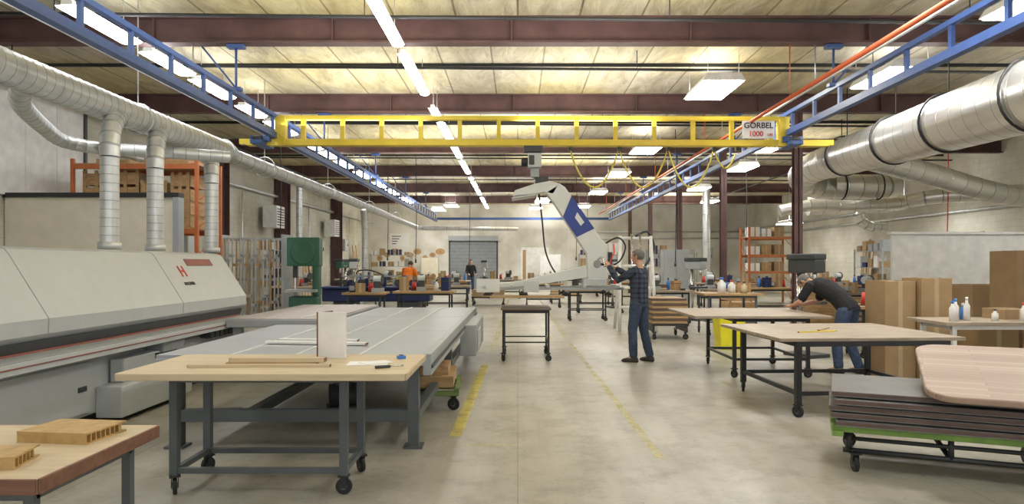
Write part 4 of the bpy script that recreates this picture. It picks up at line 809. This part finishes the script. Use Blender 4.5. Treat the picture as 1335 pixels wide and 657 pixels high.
def person(label,loc,rz,J,shirt,trou,hair,vox,sleeve='long',curl=.6):
    T=thing('person',label,'person',loc,rz)
    J={k:V(v) for k,v in J.items()}
    def torso(bm,o):
        pel,wa,ch,nk=J['pelvis'],J['waist'],J['chest'],J['neck']
        hs=(J['hipR']-J['hipL']).normalized(); ss=(J['shR']-J['shL']).normalized()
        cs=[(pel-(wa-pel).normalized()*.09,.155,.105,0),(pel,.17,.12,0),(pel.lerp(wa,.6),.158,.115,.2),(wa,.155,.112,.4),(wa.lerp(ch,.5),.165,.118,.7),(ch,.178,.122,.9),(ch.lerp(nk,.5),.175,.11,1),(ch.lerp(nk,.8),.13,.085,1),(nk,.065,.062,1)]
        secs=[]; pts=[c[0] for c in cs]; F=frames(pts)
        for (c,a,b_,t),f in zip(cs,F):
            u=hs.lerp(ss,t); u=(u-f[1]*u.dot(f[1])).normalized(); v=f[1].cross(u); secs.append((c,a+o,b_+o,u,v))
        loft(bm,secs)
    def arm(bm,s,o,full=True):
        sh,el,wr=J['sh'+s],J['el'+s],J['wr'+s]
        root=sh+(J['neck']-sh)*.35
        if full: limb(bm,[root,sh,sh.lerp(el,.4),el,el.lerp(wr,.35),wr],[.055+o,.06+o,.05+o,.042+o,.042+o,.03+o*1.2])
        else: limb(bm,[root,sh,sh.lerp(el,.4),sh.lerp(el,.75)],[.055+o,.062+o,.054+o,.055+o])
    def leg(bm,s,o):
        h,k,a=J['hip'+s],J['kn'+s],J['an'+s]
        limb(bm,[h,h.lerp(k,.35),k,k.lerp(a,.35),a+(k-a)*(.05)],[.093+o,.083+o,.06+o,.06+o,.042+o*1.6])
    f=J['look'].normalized(); up=J.get('up',V((0,0,1))); rt=f.cross(up).normalized(); up=rt.cross(f).normalized(); hc=J['head']
    H=lambda x,y,z: hc+rt*x+f*y+up*z
    def headloft(bm,s):
        secs=[(-.118,.028,.03,.055),(-.105,.045,.05,.035),(-.08,.06,.073,.018),(-.045,.068,.086,.008),(0,.075,.095,0),(.04,.077,.098,-.004),(.075,.068,.087,-.006),(.1,.048,.062,-.008),(.115,.022,.03,-.008)]
        loft(bm,[(H(0,yo,z),a*s,b_*s,rt,f) for z,a,b_,yo in secs],20)
    bm=bmesh.new(); headloft(bm,1)
    limb(bm,[H(0,.098,.02),H(0,.112,-.005),H(0,.118,-.022)],[.009,.012,.014],8)
    for s in(-1,1):
        loft(bm,[(H(s*.074,-.005,-.035),.006,.012,rt,f),(H(s*.082,-.01,-.01),.008,.018,rt,f),(H(s*.084,-.012,.012),.008,.02,rt,f),(H(s*.08,-.008,.028),.006,.012,rt,f)],8)
        limb(bm,[H(s*.03-.016,.088,.027),H(s*.03+.016,.087,.027)],[.008,.007],8)
    limb(bm,[H(-.022,.092,-.058),H(.022,.092,-.058)],[.008,.008],8); limb(bm,[H(-.018,.09,-.068),H(.018,.09,-.068)],[.007,.007],8)
    limb(bm,[J['neck']-V((0,0,.03)),J['neck'].lerp(hc,.5),H(0,-.02,-.05)],[.06,.055,.055])
    torso(bm,0)
    for s,sg in(('L',-1),('R',1)):
        arm(bm,s,0); d=J['wr'+s]-J['el'+s]; hn=J.get('pn'+s,V((0,0,-1))); hand(bm,J['wr'+s],J.get('hd'+s,d),hn,-sg,curl); leg(bm,s,0); limb(bm,[J['an'+s],J['an'+s]+J['ft'+s]*.1-V((0,0,.04))],[.04,.035])
    remesh(bm,'body',T,M_skin,vox)
    for s in(-1,1):
        b=B(); b.sph(H(s*.03,.088,.008),.011,M_wplastic,8).sph(H(s*.03,.097,.008),.005,M_eye,8); b.obj('eye',T)
    bm=bmesh.new(); headloft(bm,1.07)
    dele=[v for v in bm.verts if ((v.co-hc).dot(f)>.035 and (v.co-hc).dot(up)<.05) or (v.co-hc).dot(up)<-.075 or ((v.co-hc).dot(f)>-.01 and (v.co-hc).dot(up)<-.01)]
    bmesh.ops.delete(bm,geom=dele,context='VERTS'); me=bpy.data.meshes.new('hair'); bm.to_mesh(me); bm.free(); me.materials.append(hair)
    for p in me.polygons: p.use_smooth=True
    o=bpy.data.objects.new('hair',me); COL.objects.link(o); o.parent=T; so=o.modifiers.new('s','SOLIDIFY'); so.thickness=.014; so.offset=0
    bm=bmesh.new(); torso(bm,.016)
    for s in'LR': arm(bm,s,.013,sleeve=='long')
    remesh(bm,'shirt',T,shirt,max(vox,.009),2,wr=.014)
    bm=bmesh.new()
    pel,wa=J['pelvis'],J['waist']; hs=(J['hipR']-J['hipL']).normalized(); t=(wa-pel).normalized(); v=t.cross(hs)
    loft(bm,[(pel-t*.1,.15,.11,hs,v),(pel-t*.03,.178,.132,hs,v),(pel+t*.06,.170,.128,hs,v)])
    for s in'LR': leg(bm,s,.014)
    remesh(bm,'trousers',T,trou,max(vox,.009),2,wr=.014)
    for s in'LR':
        a=J['an'+s]; fd=J['ft'+s].normalized(); sd=fd.cross(V((0,0,1))); z0=a.z-.08
        bm=bmesh.new(); g=lambda y,w,h: (V((a.x,a.y,z0))+fd*y+V((0,0,h)),w,h,sd,V((0,0,1)))
        loft(bm,[g(-.075,.025,.025),g(-.06,.036,.045),g(-.01,.04,.055),g(.06,.043,.042),g(.13,.048,.032),g(.18,.04,.024),g(.2,.02,.015)],14)
        limb(bm,[V((a.x,a.y,z0+.06)),V((a.x,a.y,z0+.11))],[.045,.045])
        remesh(bm,'shoe',T,M_shoe,max(vox,.008),1)
    return T
person('grey-haired person in dark plaid shirt and jeans reaching up to lifter',(1.93,10.95,0),math.radians(50),
 dict(pelvis=(0,0,.96),waist=(0,.0,1.1),chest=(0,.01,1.3),neck=(0,-.01,1.49),head=(0,.03,1.665),look=(-.1,1,-.02),
 shL=(-.185,0,1.43),shR=(.185,.02,1.43),elL=(-.27,.24,1.29),elR=(.25,.26,1.30),wrL=(-.18,.44,1.50),wrR=(.06,.45,1.47),
 hdL=(.1,.5,.6),hdR=(-.2,.6,.5),pnL=(.4,.7,-.4),pnR=(-.3,.7,-.4),
 hipL=(-.095,0,.92),hipR=(.095,0,.92),knL=(-.11,.06,.5),knR=(.10,-.02,.5),anL=(-.13,.03,.08),anR=(.12,-.12,.08),ftL=(-.15,1,0),ftR=(.2,1,0)),
 M_plaid,M_jean,M_hair,.007)
person('person in black t-shirt and blue jeans bending over pale work table',(4.58,9.9,0),math.radians(36),
 dict(pelvis=(0,-.16,.93),waist=(0,-.02,1.08),chest=(0,.18,1.2),neck=(0,.36,1.27),head=(0,.49,1.28),look=(0,.28,-1.0),up=(0,1,.3),
 shL=(-.185,.31,1.23),shR=(.185,.31,1.23),elL=(-.27,.42,.99),elR=(.26,.44,.99),wrL=(-.14,.60,.93),wrR=(.10,.62,.93),
 hdL=(.1,1,-.1),hdR=(-.1,1,-.1),pnL=(0,0,-1),pnR=(0,0,-1),
 hipL=(-.095,-.17,.90),hipR=(.095,-.17,.90),knL=(-.12,-.06,.49),knR=(.11,-.1,.49),anL=(-.14,-.1,.08),anR=(.13,-.26,.08),ftL=(-.15,1,0),ftR=(.15,1,0)),
 M_tee,M_jean2,M_hair,.007,'short',.25)
person('person in a bright orange shirt bending over a wooden workbench',(-3.85,23.9,0),math.radians(-20),
 dict(pelvis=(0,-.08,.95),waist=(0,.0,1.08),chest=(0,.12,1.25),neck=(0,.2,1.4),head=(0,.29,1.53),look=(0,.8,-.5),
 shL=(-.19,.16,1.36),shR=(.19,.16,1.36),elL=(-.26,.28,1.1),elR=(.26,.28,1.1),wrL=(-.16,.5,1.0),wrR=(.16,.5,1.0),
 hipL=(-.095,-.08,.92),hipR=(.095,-.08,.92),knL=(-.11,0,.5),knR=(.11,0,.5),anL=(-.12,-.05,.08),anR=(.12,-.05,.08),ftL=(-.1,1,0),ftR=(.1,1,0)),
 M_orshirt,M_jean,M_brownhair,.011,'short')
person('distant person in dark clothes standing near the grey roll-up door',(-2.45,36,0),math.radians(200),
 dict(pelvis=(0,0,.96),waist=(0,.0,1.1),chest=(0,.01,1.3),neck=(0,-.01,1.49),head=(0,.03,1.665),look=(0,1,-.1),
 shL=(-.185,0,1.43),shR=(.185,0,1.43),elL=(-.26,.05,1.15),elR=(.26,.05,1.15),wrL=(-.2,.25,1.05),wrR=(.2,.25,1.05),
 hipL=(-.095,0,.92),hipR=(.095,0,.92),knL=(-.11,.02,.5),knR=(.11,.02,.5),anL=(-.12,0,.08),anR=(.12,0,.08),ftL=(-.1,1,0),ftR=(.1,1,0)),
 M_tee,M_jean2,M_brownhair,.012,'long')
# ------------------------------------------------------------------ world, camera
w=bpy.data.worlds.new('w'); S.world=w; w.use_nodes=True; w.node_tree.nodes['Background'].inputs[0].default_value=(1,.99,.97,1); w.node_tree.nodes['Background'].inputs[1].default_value=1.05
cam=bpy.data.cameras.new('cam'); co=bpy.data.objects.new('camera',cam); COL.objects.link(co); S.camera=co
co.location=(0,0,1.55); co.rotation_euler=(math.pi/2,0,0); cam.sensor_width=36; cam.lens=36*900/1335; cam.shift_x=-7.5/1335; cam.shift_y=15.5/1335; cam.clip_end=200
S.view_settings.view_transform='Standard'; S.view_settings.exposure=.05
